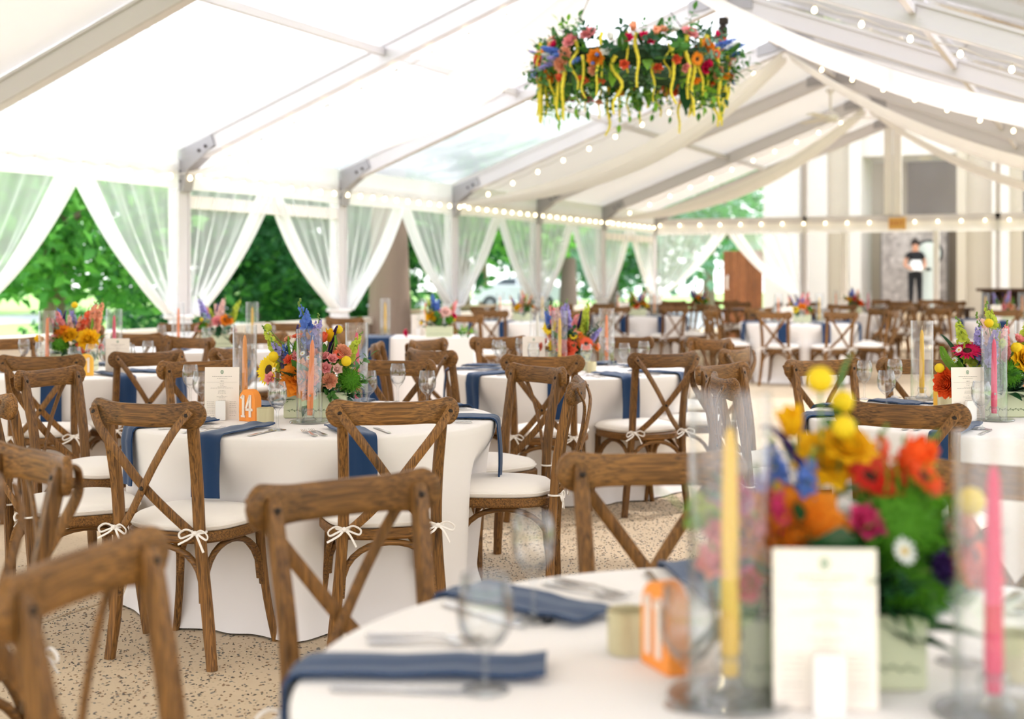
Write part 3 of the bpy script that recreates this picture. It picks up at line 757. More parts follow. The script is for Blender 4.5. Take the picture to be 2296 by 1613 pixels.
# wooden door leaf
YD = 28.6
d0, d1 = at_Y(1622, 563, YD), at_Y(1710, 563, YD)
dr = tag(empty('plank_door', (0, YD, 0)), 'brown vertical-plank wooden door standing open beyond the gable curtain', 'door')
npl = 5
for i in range(npl):
    xa, xb = lerp(d0.x, d1.x, i / npl), lerp(d0.x, d1.x, (i + 1) / npl)
    obj('plank', MB().box(((xa + xb) / 2, 0, d0.z / 2), (xb - xa - .012, .05, d0.z)).mesh('door_plank', M['door_wood']), dr)
for z in (.3, d0.z - .25): obj('ledge', MB().box(((d0.x + d1.x) / 2, .04, z), (d1.x - d0.x, .04, .12)).mesh('door_ledge', M['door_wood']), dr)
for px in (1608, 1631):
    q = at_Y(px, 634, YD - .06)
    obj('handle', MB().tube([(q.x, -.03, q.z - .14), (q.x, -.09, q.z - .13), (q.x, -.09, q.z + .13), (q.x, -.03, q.z + .14)], .022, 8).mesh('door_handle', M['white_paint']), dr)
# crate bar at the right edge
ca, cb_ = at_Y(2226, 650, 24.8), at_Y(2290, 650, 24.8)
cr = tag(empty('wooden_bar_cart', (0, 24.8, 0)), 'dark wooden bar counter at the right edge under the gable', 'counter')
obj('counter_top', MB().box(((ca.x + cb_.x) / 2, 0, ca.z), (cb_.x - ca.x + .5, .6, .05)).mesh('counter_top', M['dark_x']), cr)
obj('side_panel', MB().box((ca.x + .03, 0, ca.z / 2), (.06, .55, ca.z)).mesh('side_panel', M['dark_x']), cr)
obj('side_panel', MB().box((cb_.x + .2, 0, ca.z / 2), (.06, .55, ca.z)).mesh('side_panel', M['dark_x']), cr)
obj('back_panel', MB().box(((ca.x + cb_.x) / 2, .25, ca.z / 2), (cb_.x - ca.x + .4, .04, ca.z)).mesh('back_panel', M['dark_x']), cr)
for i in range(2): obj('shelf', MB().box(((ca.x + cb_.x) / 2, 0, .3 + .35 * i), (cb_.x - ca.x + .4, .5, .03)).mesh('shelf', M['dark_x']), cr)
# ================================================================= furniture
def sgnpow(c, p): return math.copysign(abs(c) ** p, c)
def seat_outline(n=36, k=1.0, dy=0.0):
    out = []
    for i in range(n):
        t = 2 * PI * i / n
        y = .205 * sgnpow(math.sin(t), .62); x = .208 * sgnpow(math.cos(t), .62) * (1 + .09 * y / .205)
        out.append((x * k, y * k + dy))
    return out
def rings(mb, levels, n, mi=0):
    """levels: list of (outline, z); closes top and bottom"""
    vs = []; fs = []
    for o_, z in levels: vs += [(x, y, z) for x, y in o_]
    for j in range(len(levels) - 1):
        for i in range(n):
            i2 = (i + 1) % n
            fs.append((j * n + i, j * n + i2, (j + 1) * n + i2, (j + 1) * n + i))
    fs.append(tuple(range(n - 1, -1, -1)))
    k = len(vs); vs.append((0, .0, levels[-1][1] + .002)); b = (len(levels) - 1) * n
    for i in range(n): fs.append((b + i, b + (i + 1) % n, k))
    return mb.add(vs, fs, mi)
CH = {}
n_ = 36
CH['seat'] = rings(MB(), [(seat_outline(n_, .96), .418), (seat_outline(n_, 1.0), .426), (seat_outline(n_, 1.0), .45), (seat_outline(n_, .97), .456), (seat_outline(n_, .3), .456)], n_).mesh('chair_seat', M['wood_x'])
CH['cushion'] = rings(MB(), [(seat_outline(n_, .95, .01), .457), (seat_outline(n_, .985, .01), .463), (seat_outline(n_, 1.0, .01), .474), (seat_outline(n_, .985, .01), .486), (seat_outline(n_, .90, .01), .499), (seat_outline(n_, .7, .01), .508), (seat_outline(n_, .4, .01), .513)], n_).mesh('chair_cushion', M['cushion'], 80)
po = [(x, y, .474) for x, y in seat_outline(n_, 1.004, .01)]; po.append(po[0])
CH['piping'] = MB().tube(po, .0035, 5, caps=False).mesh('cushion_piping', M['cushion'])
def rail():
    mb = MB(); N = 56; n = 12; vs = []; fs = []
    for i in range(N + 1):
        u = math.sin(PI / 2 * (-1 + 2 * i / N)); au = abs(u)
        x = .228 * u; y = -.318 + .048 * u * u
        hh = .039 + .011 * min(1, max(0, (au - .45) / .4)) ** 1.5
        zc = .868 + .004 * u * u
        if au > .79: hh *= math.sqrt(max(1e-4, 1 - ((au - .79) / .21) ** 2)) * .98 + .02
        th = .0125 * (1 if au < .97 else .6)
        tx, ty = .228, .096 * u; L = math.hypot(tx, ty); nx, ny = -ty / L, tx / L
        for k in range(n):
            t = 2 * PI * (k + .5) / n; c, s_ = sgnpow(math.cos(t), .45), sgnpow(math.sin(t), .45)
            vs.append((x + nx * c * th, y + ny * c * th, zc + s_ * hh))
    for i in range(N):
        for k in range(n):
            k2 = (k + 1) % n; fs.append((i * n + k, i * n + k2, (i + 1) * n + k2, (i + 1) * n + k))
    fs.append(tuple(range(n - 1, -1, -1))); fs.append(tuple(N * n + k for k in range(n)))
    return mb.add(vs, fs)
CH['rail'] = rail().mesh('chair_top_rail', M['wood_x'], 50)
def rear_leg(s):
    pts = crom([(s * .208, -.205, 0), (s * .184, -.198, .2), (s * .164, -.210, .44), (s * .163, -.225, .62), (s * .170, -.258, .80), (s * .174, -.278, .888)], 5)
    return MB().tube(pts, [.0175] * 3 + [.019] * (len(pts) - 6) + [.018, .017, .013], 10, flat=.88, ref=(1, 0, 0), square=True)
for s, k in ((-1, 'rl'), (1, 'rr')): CH[k] = rear_leg(s).mesh('chair_rear_leg', M['wood_z'], 60)
def front_leg(s):
    pts = crom([(s * .214, .200, 0), (s * .188, .184, .16), (s * .174, .170, .32), (s * .170, .163, .425)], 5)
    return MB().tube(pts, [.0135 + .005 * i / (len(pts) - 1) for i in range(len(pts))], 10, ref=(1, 0, 0))
for s, k in ((-1, 'fl'), (1, 'fr')): CH[k] = front_leg(s).mesh('chair_front_leg', M['wood_z'], 60)
def brace(s, off):
    pts = crom([(s * .197, -.308 + off, .888), (s * .15, -.332 + off, .822), (s * .07, -.318 + off, .715), (0, -.292 + off, .62), (-s * .07, -.254 + off, .535), (-s * .135, -.224 + off * .5, .468)], 5)
    return MB().tube(pts, .0155, 8, flat=.36, ref=(1, 0, 0), square=True)
for s, k in ((-1, 'bl'), (1, 'br')): CH[k] = brace(s, -.011 if s > 0 else 0).mesh('chair_brace', M['wood_z'], 60)
def hoop(p0, p1, zlow, ztop, out):
    pts = []
    p0, p1 = Vector(p0), Vector(p1); o_ = Vector(out)
    for i in range(15):
        t = i / 14; a = PI * t
        q = p0.lerp(p1, .5 - .5 * math.cos(a) * (1 - .04 * math.sin(a)))
        pts.append(Vector((q.x, q.y, zlow + (ztop - zlow) * math.sin(a) ** .62)) + o_ * math.sin(a))
    return MB().tube(pts, .0115, 8, ref=(0, 0, 1))
CH['h_rear'] = hoop((-.168, -.203, 0), (.168, -.203, 0), .225, .408, (0, .012, 0)).mesh('chair_arch', M['wood_x'], 60)
CH['h_front'] = hoop((-.168, .165, 0), (.168, .165, 0), .235, .408, (0, -.02, 0)).mesh('chair_arch', M['wood_x'], 60)
for s, k in ((-1, 'h_l'), (1, 'h_r')):
    CH[k] = hoop((s * .176, -.198, 0), (s * .178, .168, 0), .215, .408, (-s * .015, 0, 0)).mesh('chair_arch', M['wood_y'], 60)
CH['bolt'] = MB().lathe([(.0085, 0), (.0085, .003), (.005, .0055), (.0008, .006)], 10).mesh('chair_bolt', M['bolt'])
def bow(s):
    mb = MB(); x, y, z = s * .163, -.236, .468
    rr_ = random.Random(s + 5)
    for q in (-1, 1):
        pts = crom([(x, y, z), (x + q * .03, y - .01, z + .012), (x + q * .055, y - .014, z - .002), (x + q * .05, y - .012, z - .018), (x + q * .022, y - .006, z - .008), (x, y, z)], 4)
        mb.tube(pts, .0042, 6, flat=.6)
        mb.tube(crom([(x, y, z), (x + q * .018, y - .012, z - .018), (x + q * .05 - .01, y - .014, z - .05 - .01 * q)], 4), .0042, 6, flat=.5)
    mb.ball((x, y - .004, z), .009, 8, 5)
    lp_ = [(x + .024 * math.cos(t), -.214 + .024 * math.sin(t), z) for t in [i * 2 * PI / 12 for i in range(13)]]
    mb.tube(lp_, .004, 5)
    return mb
for s, k in ((-1, 'bowl'), (1, 'bowr')): CH[k] = bow(s).mesh('cushion_tie', M['cushion'], 70)

def make_chair():
    t = empty('cross_back_chair')
    obj('seat', CH['seat'], t)
    c = obj('cushion', CH['cushion'], t); c['label'] = 'off-white seat cushion'
    obj('piping', CH['piping'], c)
    for k in ('bowl', 'bowr'): obj('cushion_tie', CH[k], c)
    r_ = obj('top_rail', CH['rail'], t)
    for k in ('rl', 'rr'): obj('rear_leg', CH[k], t)
    for k in ('fl', 'fr'): obj('front_leg', CH[k], t)
    for k, s, off in (('bl', -1, 0), ('br', 1, -.011)):
        b_ = obj('brace', CH[k], t)
        obj('bolt', CH['bolt'], b_, (s * .188, -.318 + off, .872), (PI / 2, 0, 0))
        if s > 0: obj('bolt', CH['bolt'], b_, (0, -.309, .62), (PI / 2 - .4, 0, 0))
    for s in (-1, 1): obj('bolt', CH['bolt'], r_, (s * .17, -.259, .865), (-PI / 2, 0, 0))
    for k in ('h_rear', 'h_front', 'h_l', 'h_r'): obj('bentwood_arch', CH[k], t)
    return t
chair_proto = make_chair()
used_proto = [False]
def chair(rail_cam, face_cam, label, group, simple=False):
    """rail_cam: camera-frame position of the top rail; face_cam: camera-frame unit facing"""
    f = Vector(face_cam).normalized()
    loc = cw(rail_cam[0] + f.x * .30, rail_cam[1] + f.y * .30)
    w = cw(f.x, f.y)
    c = chair_proto if not used_proto[0] else copy_tree(chair_proto)
    used_proto[0] = True
    c.location = loc
    c.rotation_euler = (0, 0, math.atan2(w.y, w.x) - PI / 2)
    tag(c, label, 'chair', group)
    return c

# ---- round tables under floor-length cloths
TR = .765; TZ = .745
def cloth_mesh(seed, seats=(), R=TR):
    """seats: (angle, radius of the seat front) where a chair pushes the hanging cloth in"""
    r_ = random.Random(seed)
    comps = [(r_.choice((5, 6, 7, 8, 9, 11, 13)), r_.uniform(0, 6.3), r_.uniform(.5, 1)) for _ in range(5)]
    def fn(u, v):
        t = 2 * PI * u
        if v <= .3:
            q = v / .3; return (R * q * math.cos(t) * .985, R * q * math.sin(t) * .985, TZ)
        q = (v - .3) / .7
        f_ = sum(a * math.sin(n * t + p) for n, p, a in comps) / 2.2
        if q < .08:
            a = q / .08 * PI / 2
            rad = R * .985 + .0115 * math.sin(a); z = TZ - .0115 * (1 - math.cos(a))
        else:
            k = (q - .08) / .92
            rad = R - .062 * k + .034 * f_ * k ** 1.1 + .010 * math.sin(17 * t + seed) * k * k
            z = TZ - .0115 - (TZ - .0115 - .008) * k
            if k > .9: rad += .03 * (k - .9) / .1
            for sa, sr in seats:
                dt = (t - sa + PI) % (2 * PI) - PI
                if abs(dt) < .7:
                    q_ = min(1, max(0, (.70 - z) / .19)); q_ = q_ * q_ * (3 - 2 * q_)
                    rad -= min(.085, max(0, rad - sr)) * math.exp(-(dt / .27) ** 4) * q_
        return (rad * math.cos(t), rad * math.sin(t), z)
    return MB().grid(fn, 128, 40, wrap=True)
TOP_ME = MB().lathe([(.001, TZ - .03), (TR * .96, TZ - .03), (TR * .97, TZ - .02), (TR * .97, TZ - .008), (TR * .955, TZ - .004), (.001, TZ - .004)], 48).mesh('tabletop', M['wood_x'])
PED_ME = MB().lathe([(.001, 0), (.3, 0), (.3, .03), (.05, .08), (.05, TZ - .06), (.2, TZ - .031), (.001, TZ - .031)], 20).mesh('pedestal', M['bolt'])
def table(xc, zc, label, seed, seats=()):
    t = empty('banquet_table', cw(xc, zc)); tag(t, label, 'table', 'round banquet tables under cream cloths')
    obj('tablecloth', cloth_mesh(seed, seats).mesh('tablecloth', M['cloth'], 70), t); obj('tabletop', TOP_ME, t); obj('pedestal', PED_ME, t)
    return t

# ---- napkins (local: +Y points outward from table centre; origin at centre, z = table top)
def napkin_mesh(seed, drop=.21, inner=.40, w=.058):
    r_ = random.Random(seed); ph = r_.uniform(0, 6)
    path = []
    L1 = TR - .012
    for i in range(9):
        q = i / 8; y = lerp(inner, L1, q); z = .008 + .007 * math.sin(q * 7 + ph) ** 2 * (1 - q)
        path.append((y, z))
    for i in range(1, 5):
        a = i / 4 * PI / 2; path.append((L1 + .026 * math.sin(a), .008 - .026 * (1 - math.cos(a)) - .0))
    for i in range(1, 8):
        q = i / 7; path.append((L1 + .026 + .004 * q + .004 * math.sin(4 * q + ph), -.018 - drop * q))
    mb = MB(); n = len(path); vs = []; fs = []
    nu = 8
    for side in (0, 1):
        for j, (y, z) in enumerate(path):
            for i in range(nu + 1):
                u = -1 + 2 * i / nu
                wob = .004 * math.sin(u * 5 + ph + j * .2) * (1 if j > 12 else .6)
                ny, nz = (0, 1) if j < 9 else ((1, 0) if j > 12 else (.7, .7))
                off = (.006 if side else 0) + wob
                arc = TR - math.sqrt(TR * TR - (u * w) ** 2)
                vs.append((u * w, y - arc * (1 if j > 7 else .3) + ny * off, z + nz * off))
    m_ = nu + 1; S = n * m_
    for j in range(n - 1):
        for i in range(nu):
            a = j * m_ + i
            fs.append((a, a + m_, a + m_ + 1, a + 1)); fs.append((S + a, S + a + 1, S + a + m_ + 1, S + a + m_))
    for j in range(n - 1):
        for i in (0, nu):
            a = j * m_ + i; b = a + m_
            fs.append((a, S + a, S + b, b) if i == 0 else (a, b, S + b, S + a))
    for i in range(nu):
        fs.append((i, i + 1, S + i + 1, S + i)); a = (n - 1) * m_ + i; fs.append((a, S + a, S + a + 1, a + 1))
    return mb.add(vs, fs)
NAPS = [napkin_mesh(i, .2 + .015 * (i % 3), .40 + .03 * (i % 2)).mesh('napkin', M['navy'], 50) for i in range(4)]

# ---- flatware
def fork_mesh():
    mb = MB(); th = .0022
    pr = [(0, .0075), (.02, .0085), (.06, .006), (.10, .0035), (.125, .004), (.138, .0105), (.15, .012)]
    zz = [.004, .004, .005, .008, .007, .004, .0035]
    vs = []; fs = []
    for (y, w), z in zip(pr, zz): vs += [(-w, y, z), (w, y, z), (w, y, z + th), (-w, y, z + th)]
    for i in range(len(pr) - 1):
        a = i * 4
        for k in range(4): fs.append((a + k, a + (k + 1) % 4, a + 4 + (k + 1) % 4, a + 4 + k))
    fs.append((3, 2, 1, 0)); mb.add(vs, fs)
    for i in range(4):
        x = -.0098 + .0065 * i
        mb.tube([(x, .149, .0045), (x, .17, .004), (x, .192, .009)], [.0017, .0015, .0009], 5)
    return mb
def knife_mesh():
    mb = MB(); pr = [(0, .007), (.015, .0085), (.09, .0068), (.102, .006), (.108, .0085), (.18, .0095), (.205, .006), (.214, .001)]
    vs = []; fs = []
    for y, w in pr:
        t = .0032 if y < .104 else .0012
        vs += [(-w * .7, y, .002), (w, y, .002), (w, y, .002 + t), (-w * .7, y, .002 + t)]
    for i in range(len(pr) - 1):
        a = i * 4
        for k in range(4): fs.append((a + k, a + (k + 1) % 4, a + 4 + (k + 1) % 4, a + 4 + k))
    fs.append((3, 2, 1, 0))
    return mb.add(vs, fs)
FORK, KNIFE = fork_mesh().mesh('fork', M['steel'], 40), knife_mesh().mesh('knife', M['steel'], 40)

# ---- stemware
def goblet_prof(h, rb, rim, stem, foot=.034):
    zb = h * stem
    return [(.0005, .0015), (foot, .001), (foot, .0025), (foot * .6, .005), (.007, .010), (.0048, .022), (.0042, zb * .6), (.0055, zb - .008), (.011, zb), (rb * .62, zb + h * .07), (rb * .92, zb + h * .18), (rb, zb + h * .30), (rb * .985, zb + h * .42), (rim, h), (rim - .0012, h + .0006), (rim - .0022, h - .001), (rb * .94, zb + h * .31), (rb * .86, zb + h * .19), (rb * .55, zb + h * .085), (.0005, zb + .008)]
WINE = MB().shell(goblet_prof(.185, .037, .030, .44), 28).mesh('wine_glass', M['glass'], 70)
WATER = MB().shell(goblet_prof(.165, .040, .033, .36), 28).mesh('water_goblet', M['glass'], 70)

# ---- hurricane candle, votive, menu, number sign, vase
HUR = {
    'plate': MB().lathe([(.001, 0), (.078, 0), (.08, .004), (.078, .008), (.001, .007)], 40).mesh('glass_plate', M['glass']),
    'cyl': MB().shell([(.052, .008), (.0525, .05), (.0525, .375), (.051, .377), (.0495, .375), (.0495, .05), (.0495, .010)], 40).mesh('glass_cylinder', M['acrylic'], 60),
    'holder': MB().lathe([(.001, .009), (.026, .009), (.029, .014), (.018, .022), (.016, .032), (.022, .044), (.018, .054), (.0155, .058), (.0125, .05)], 20).mesh('candle_holder', M['glass'], 70),
    'wick': MB().tube([(0, 0, .332), (.001, 0, .345), (.003, .001, .352)], .0009, 5).mesh('wick', M['wick']),
}
def candle_me(m): return MB().lathe([(.001, .03), (.0105, .03), (.0125, .07), (.0112, .22), (.0085, .31), (.005, .328), (.0008, .334)], 16).mesh('taper_candle', m, 70)
CAND = {k: candle_me(M['wax_' + k]) for k in ('orange', 'coral', 'pink', 'yellow', 'white')}
MARK = MB().lathe([(.0015, -.0004), (.004, -.0004), (.005, 0), (.004, .0006), (.0015, .0006)], 10).mesh('candle_mark', M['ink'])
def hurricane(xc, zc, col, label, tilt=0.0, mark=False):
    t = empty('candle_hurricane', cw(xc, zc, TZ + .0005), TH); tag(t, label, 'candle', 'glass hurricanes with taper candles')
    obj('glass_plate', HUR['plate'], t); obj('glass_cylinder', HUR['cyl'], t); obj('candle_holder', HUR['holder'], t)
    c = obj('taper_candle', CAND[col], t, rot=(0, tilt, 0)); obj('wick', HUR['wick'], c)
    if mark: obj('printed_mark', MARK, c, (0, -.0122, .11), (PI / 2, 0, 0))
    return t
VOT = MB().shell([(.024, .002), (.032, .0), (.0335, .006), (.034, .065), (.0335, .067), (.0315, .065), (.031, .01), (.001, .009)], 24).mesh('votive_holder', M['mercury'], 60)
VCAN = MB().lathe([(.001, .011), (.027, .011), (.027, .035), (.001, .036)], 16).mesh('votive_candle', M['wax_white'])
def votive(xc, zc, label):
    t = empty('votive_holder', cw(xc, zc, TZ + .001)); tag(t, label, 'candle holder', 'mercury glass votives')
    obj('glass_cup', VOT, t); obj('votive_candle', VCAN, t)
def menu_print(seed):
    r_ = random.Random(seed); mb = MB(); y = -.0019
    def row(z, w, h=.0016, x0=0.0):
        x = x0 - w / 2
        while x < x0 + w / 2:
            l = r_.uniform(.003, .009); l = min(l, x0 + w / 2 - x + .001)
            mb.box((x + l / 2, y, z), (l, .0003, h * .7)); x += l + .0022
    H = .215
    row(H - .038, .078, .0034); row(H - .046, .042, .0022)
    row(H - .057, .012, .0028); mb.box((0, y, H - .062), (.125, .0003, .0006))
    for z, w in ((.068, .017), (.074, .014), (.081, .034), (.086, .092), (.097, .026), (.102, .03), (.107, .032), (.116, .004), (.121, .042), (.126, .024), (.135, .028)): row(H - z, w, .0017)
    for z in (.142, .15, .158, .166, .176, .182, .188, .198): row(H - z, .03, .0015, -.045); row(H - z, .026, .0015, .045)
    return mb
MCARD = MB().box((0, 0, .1075), (.14, .0022, .215)).mesh('menu_sheet', M['card'])
MPRINT = menu_print(3).mesh('menu_print', M['ink'])
emb = MB(); 
for q in range(16):
    t = 2 * PI * q / 16; emb.ball((.0052 * math.cos(t), -.0017, .195 + .0068 * math.sin(t)), .0016, 6, 4, (1, .35, 1))
emb.ball((0, -.0016, .195), .0026, 6, 4, (.8, .3, 1.3)); MEMB = emb.mesh('menu_emblem', M['emblem'])
MSTAND = MB().prism([(-.02, 0), (.02, 0), (.02, .076), (.017, .08), (-.017, .08), (-.02, .076)], -.012, .006).mesh('card_stand', M['white_paint'])
def menu(xc, zc, label, yaw=0.0):
    t = empty('menu_card', cw(xc, zc, TZ + .001), TH + yaw); tag(t, label, 'menu', 'printed menu cards')
    c = obj('sheet', MCARD, t, rot=(-.06, 0, 0)); obj('printed_text', MPRINT, c); obj('wreath_emblem', MEMB, c)
    obj('card_stand', MSTAND, t, (0, -.018, 0))
    return t
arch = [(-.045, 0), (.045, 0), (.045, .085)] + [(.045 * math.cos(a), .085 + .045 * math.sin(a)) for a in [PI * i / 12 for i in range(1, 12)]] + [(-.045, .085)]
def text_mesh(s, size, depth, m):
    cu = bpy.data.curves.new('lettering', 'FONT'); cu.body = s; cu.size = size; cu.extrude = depth; cu.align_x = 'CENTER'; cu.align_y = 'CENTER'
    o_ = bpy.data.objects.new('lettering_tmp', cu); COL.objects.link(o_)
    dg = bpy.context.evaluated_depsgraph_get(); me = bpy.data.meshes.new_from_object(o_.evaluated_get(dg))
    bpy.data.objects.remove(o_); me.materials.clear(); me.materials.append(m); return me
def num_stroke(which):
    mb = MB()
    if which == '14':
        mb.bar((-.018, 0, .022), (-.018, 0, .105), .012, .004, (0, 1, 0)); mb.bar((-.018, 0, .105), (-.031, 0, .092), .009, .004, (0, 1, 0)); mb.bar((-.03, 0, .02), (-.008, 0, .02), .008, .004, (0, 1, 0))
        mb.bar((.020, 0, .018), (.020, 0, .108), .012, .004, (0, 1, 0)); mb.bar((.020, 0, .106), (-.002, 0, .052), .010, .004, (0, 1, 0)); mb.bar((-.004, 0, .048), (.034, 0, .048), .010, .004, (0, 1, 0))
    else:
        for x in (-.016, .018):
            mb.bar((x, 0, .02), (x, 0, .108), .013, .004, (0, 1, 0)); mb.bar((x, 0, .107), (x - .012, 0, .093), .009, .004, (0, 1, 0))
    return mb
def number_sign(xc, zc, which, matk, label, yaw):
    t = empty('table_number_sign', cw(xc, zc, TZ + .001), TH + yaw); tag(t, label, 'sign', 'arched table number signs')
    o_ = obj('arch_block', MB().prism(arch, -.018, .018).mesh('arch_block', M[matk], 35), t)
    obj('numerals', num_stroke(which).mesh('numerals', M['numeral']), t, (0, -.021, 0))
def vase_meshes():
    b = MB(); W_, D_, H_ = .13, .065, .105
    o0 = [(-W_, -D_), (W_, -D_), (W_, D_), (-W_, D_)]
    def rect(k, kk=None): kk = kk or k; return [(x - math.copysign(k, x), y - math.copysign(k, y)) for x, y in o0]
    vs = []; fs = []
    lv = [(rect(.004), 0), (rect(0), .004), (rect(0), H_), (rect(.003), H_ + .002), (rect(.007), H_), (rect(.008), .02)]
    for o_, z in lv: vs += [(x, y, z) for x, y in o_]
    for j in range(len(lv) - 1):
        for i in range(4): fs.append((j * 4 + i, j * 4 + (i + 1) % 4, (j + 1) * 4 + (i + 1) % 4, (j + 1) * 4 + i))
    fs.append((3, 2, 1, 0)); fs.append(tuple((len(lv) - 1) * 4 + i for i in range(4)))
    b.add(vs, fs)
    v = MB()
    for sgn, yy, L, ax in ((1, -D_ - .0006, W_, 0), (1, W_ + .0006, D_, 1), (-1, -W_ - .0006, D_, 1)):
        def put(a, z): return (a, yy, z) if ax == 0 else (yy, a, z)
        v.tube([put(lerp(-L * .9, L * .9, i / 12), .033 + .002 * math.sin(i * 1.5)) for i in range(13)], .0009, 4)
        k = 0; a = -L * .85
        while a < L * .85:
            z = .033; s = 1 if k % 2 else -1
            v.add([put(a, z), put(a + .002, z + s * .004), put(a + .008, z + s * .0065), put(a + .006, z + s * .002)], [(0, 1, 2, 3)]); a += .011; k += 1
    return b.mesh('vase_box', M['sage'], 30), v.mesh('vine_border', M['vine'], flat=True)
VASE, VINE = vase_meshes()
# ================================================================= flowers (heads of unit diameter facing +Z)
FC = dict(orange=C(252, 150, 40), deep=C(240, 92, 34), yellow=C(255, 216, 44), gold=C(254, 192, 24), pink=C(250, 160, 160), hot=C(222, 26, 92),
          peach=C(252, 176, 140), coral=C(246, 110, 76), blush=C(252, 206, 196), blue=C(100, 132, 208), lav=C(176, 164, 220), purple=C(64, 40, 96),
          white=C(248, 244, 236), red=C(222, 52, 40), lime=C(200, 210, 80), magenta=C(214, 60, 116), lemon=C(255, 230, 80))
FM = {k: thin('petal_' + k, v, .35, .6, .14, 40) for k, v in FC.items()}
FM['green'] = thin('floral_leaf', C(72, 122, 50), .35, .45, .25, 25); FM['dark'] = thin('floral_leaf_dark', C(38, 78, 44), .3, .4, .25, 25)
FM['fern'] = thin('fern_green', C(120, 168, 54), .4, .5, .2, 25); FM['moss'] = thin('dianthus_green', C(88, 148, 36), .35, .7, .3, 60)
FM['stem'] = thin('stem_green', C(120, 150, 70), .2, .5, .15, 25); FM['euca'] = thin('eucalyptus', C(122, 156, 132), .35, .6, .2, 25)
FM['disc'] = plain('seed_disc', C(72, 44, 24), .9, bump=.6, bscale=300); FM['gdisc'] = plain('yellow_disc', C(230, 186, 40), .9, bump=.6, bscale=300)
FM['core'] = plain('wet_foam_green', C(40, 62, 34), .95)
def petal(mb, phi, r0, L, w, a0, a1, nu=4, nv=4, z0=0., cup=.5, tip=.85, ruf=0., mi=0):
    """petal whose slope from vertical goes a0 -> a1 along its length"""
    vs = []; pos = [(r0, z0)]; 
    for j in range(nv):
        a = lerp(a0, a1, (j + .5) / nv); pr, pz = pos[-1]; pos.append((pr + math.sin(a) * L / nv, pz + math.cos(a) * L / nv))
    for j in range(nv + 1):
        v = j / nv; wd = w * (math.sin(PI * min(1, .16 + v * tip)) ** .8 if v < 1 else math.sin(PI * (.16 + tip)) ** .8 if .16 + tip < 1 else .05)
        rad, z = pos[j]
        for i in range(nu + 1):
            u = -1 + 2 * i / nu
            lat = u * wd * .5; rr = rad - cup * wd * .5 * (u * u) + (ruf * math.sin(u * 7 + phi * 3) * v)
            x, y = rr, lat
            vs.append((x * math.cos(phi) - y * math.sin(phi), x * math.sin(phi) + y * math.cos(phi), z + ruf * .6 * math.sin(u * 5 + phi) * v))
    fs = [(j * (nu + 1) + i, j * (nu + 1) + i + 1, (j + 1) * (nu + 1) + i + 1, (j + 1) * (nu + 1) + i) for j in range(nv) for i in range(nu)]
    mb.add(vs, fs, mi)
def rose(layers=5, seed=1, per=5, tight=1.0):
    r_ = random.Random(seed); mb = MB()
    mb.ball((0, 0, .05), .12, 8, 5, (1, 1, 1.3))
    for l in range(layers):
        q = l / max(1, layers - 1); n = per + (l > 1) * 2 + (l > 3) * 2
        for i in range(n):
            petal(mb, 2 * PI * (i + .5 * (l % 2)) / n + r_.uniform(-.12, .12), .03 + .05 * q, .34 + .16 * q, .30 + .26 * q, lerp(.12, .7, q) * tight, lerp(-.15, 1.75, q ** 1.3) * tight, cup=.55 - .3 * q, ruf=.012 + .01 * q, z0=-.12 - .04 * q)
    return mb
FL = {}
FL['rose'] = [rose(6, s, 5).mesh('garden_rose', FM['orange'], 80) for s in (1, 2)]
FL['bud'] = [rose(4, s, 4, .72).mesh('spray_rose', FM['pink'], 80) for s in (3, 4)]
FL['ranunculus'] = [rose(8, 9, 8, .85).mesh('ranunculus', FM['orange'], 80)]
def rayed(n, layers, L, w, a, seed, tip=.84):
    r_ = random.Random(seed); mb = MB()
    for l in range(layers):
        for i in range(n): petal(mb, 2 * PI * (i + .5 * l) / n + r_.uniform(-.06, .06), .10, L * (1 - .16 * l) * r_.uniform(.9, 1.05), w, a - .22 * l, a + .25 - .1 * l, 2, 4, cup=.15, tip=tip)
    return mb
FL['sunflower'] = rayed(17, 2, .40, .17, 1.2, 5).mesh('sunflower_rays', FM['yellow'], 80)
FL['gerbera'] = rayed(22, 3, .40, .10, 1.35, 6, .78).mesh('gerbera_rays', FM['coral'], 80)
FL['daisy'] = rayed(12, 1, .40, .17, 1.35, 7, .74).mesh('daisy_rays', FM['white'], 80)
def disc(R): return MB().lathe([(R * 1.02, -.06), (R * 1.04, .0), (R * .9, .05), (R * .5, .075), (.001, .07)], 18)
FL['disc'] = disc(.17).mesh('flower_disc', FM['disc'], 60)
FL['gdisc'] = disc(.14).mesh('flower_disc', FM['gdisc'], 60)
FL['billy'] = MB().ball((0, 0, 0), .5, 22, 14, fn=lambda d: 1 + .07 * math.sin(d.x * 31) * math.sin(d.y * 29 + 1) * math.sin(d.z * 27 + 2)).mesh('craspedia_ball', FM['yellow'], 90)
def mossball():
    r_ = random.Random(2); mb = MB(); mb.ball((0, 0, 0), .34, 12, 8)
    for i in range(420):
        z = 1 - 2 * (i + .5) / 420; t = i * 2.39996; q = math.sqrt(1 - z * z); d = Vector((q * math.cos(t), q * math.sin(t), z))
        a = d.orthogonal().normalized(); a.rotate(Matrix.Rotation(r_.uniform(0, 6), 3, d)); tip = (d + Vector((r_.gauss(0, .12), r_.gauss(0, .12), r_.gauss(0, .12)))) * r_.uniform(.44, .53)
        mb.add([d * .3 + a * .022, d * .3 - a * .022, tip], [(0, 1, 2)])
    return mb
FL['moss'] = mossball().mesh('green_dianthus', FM['moss'], flat=True)
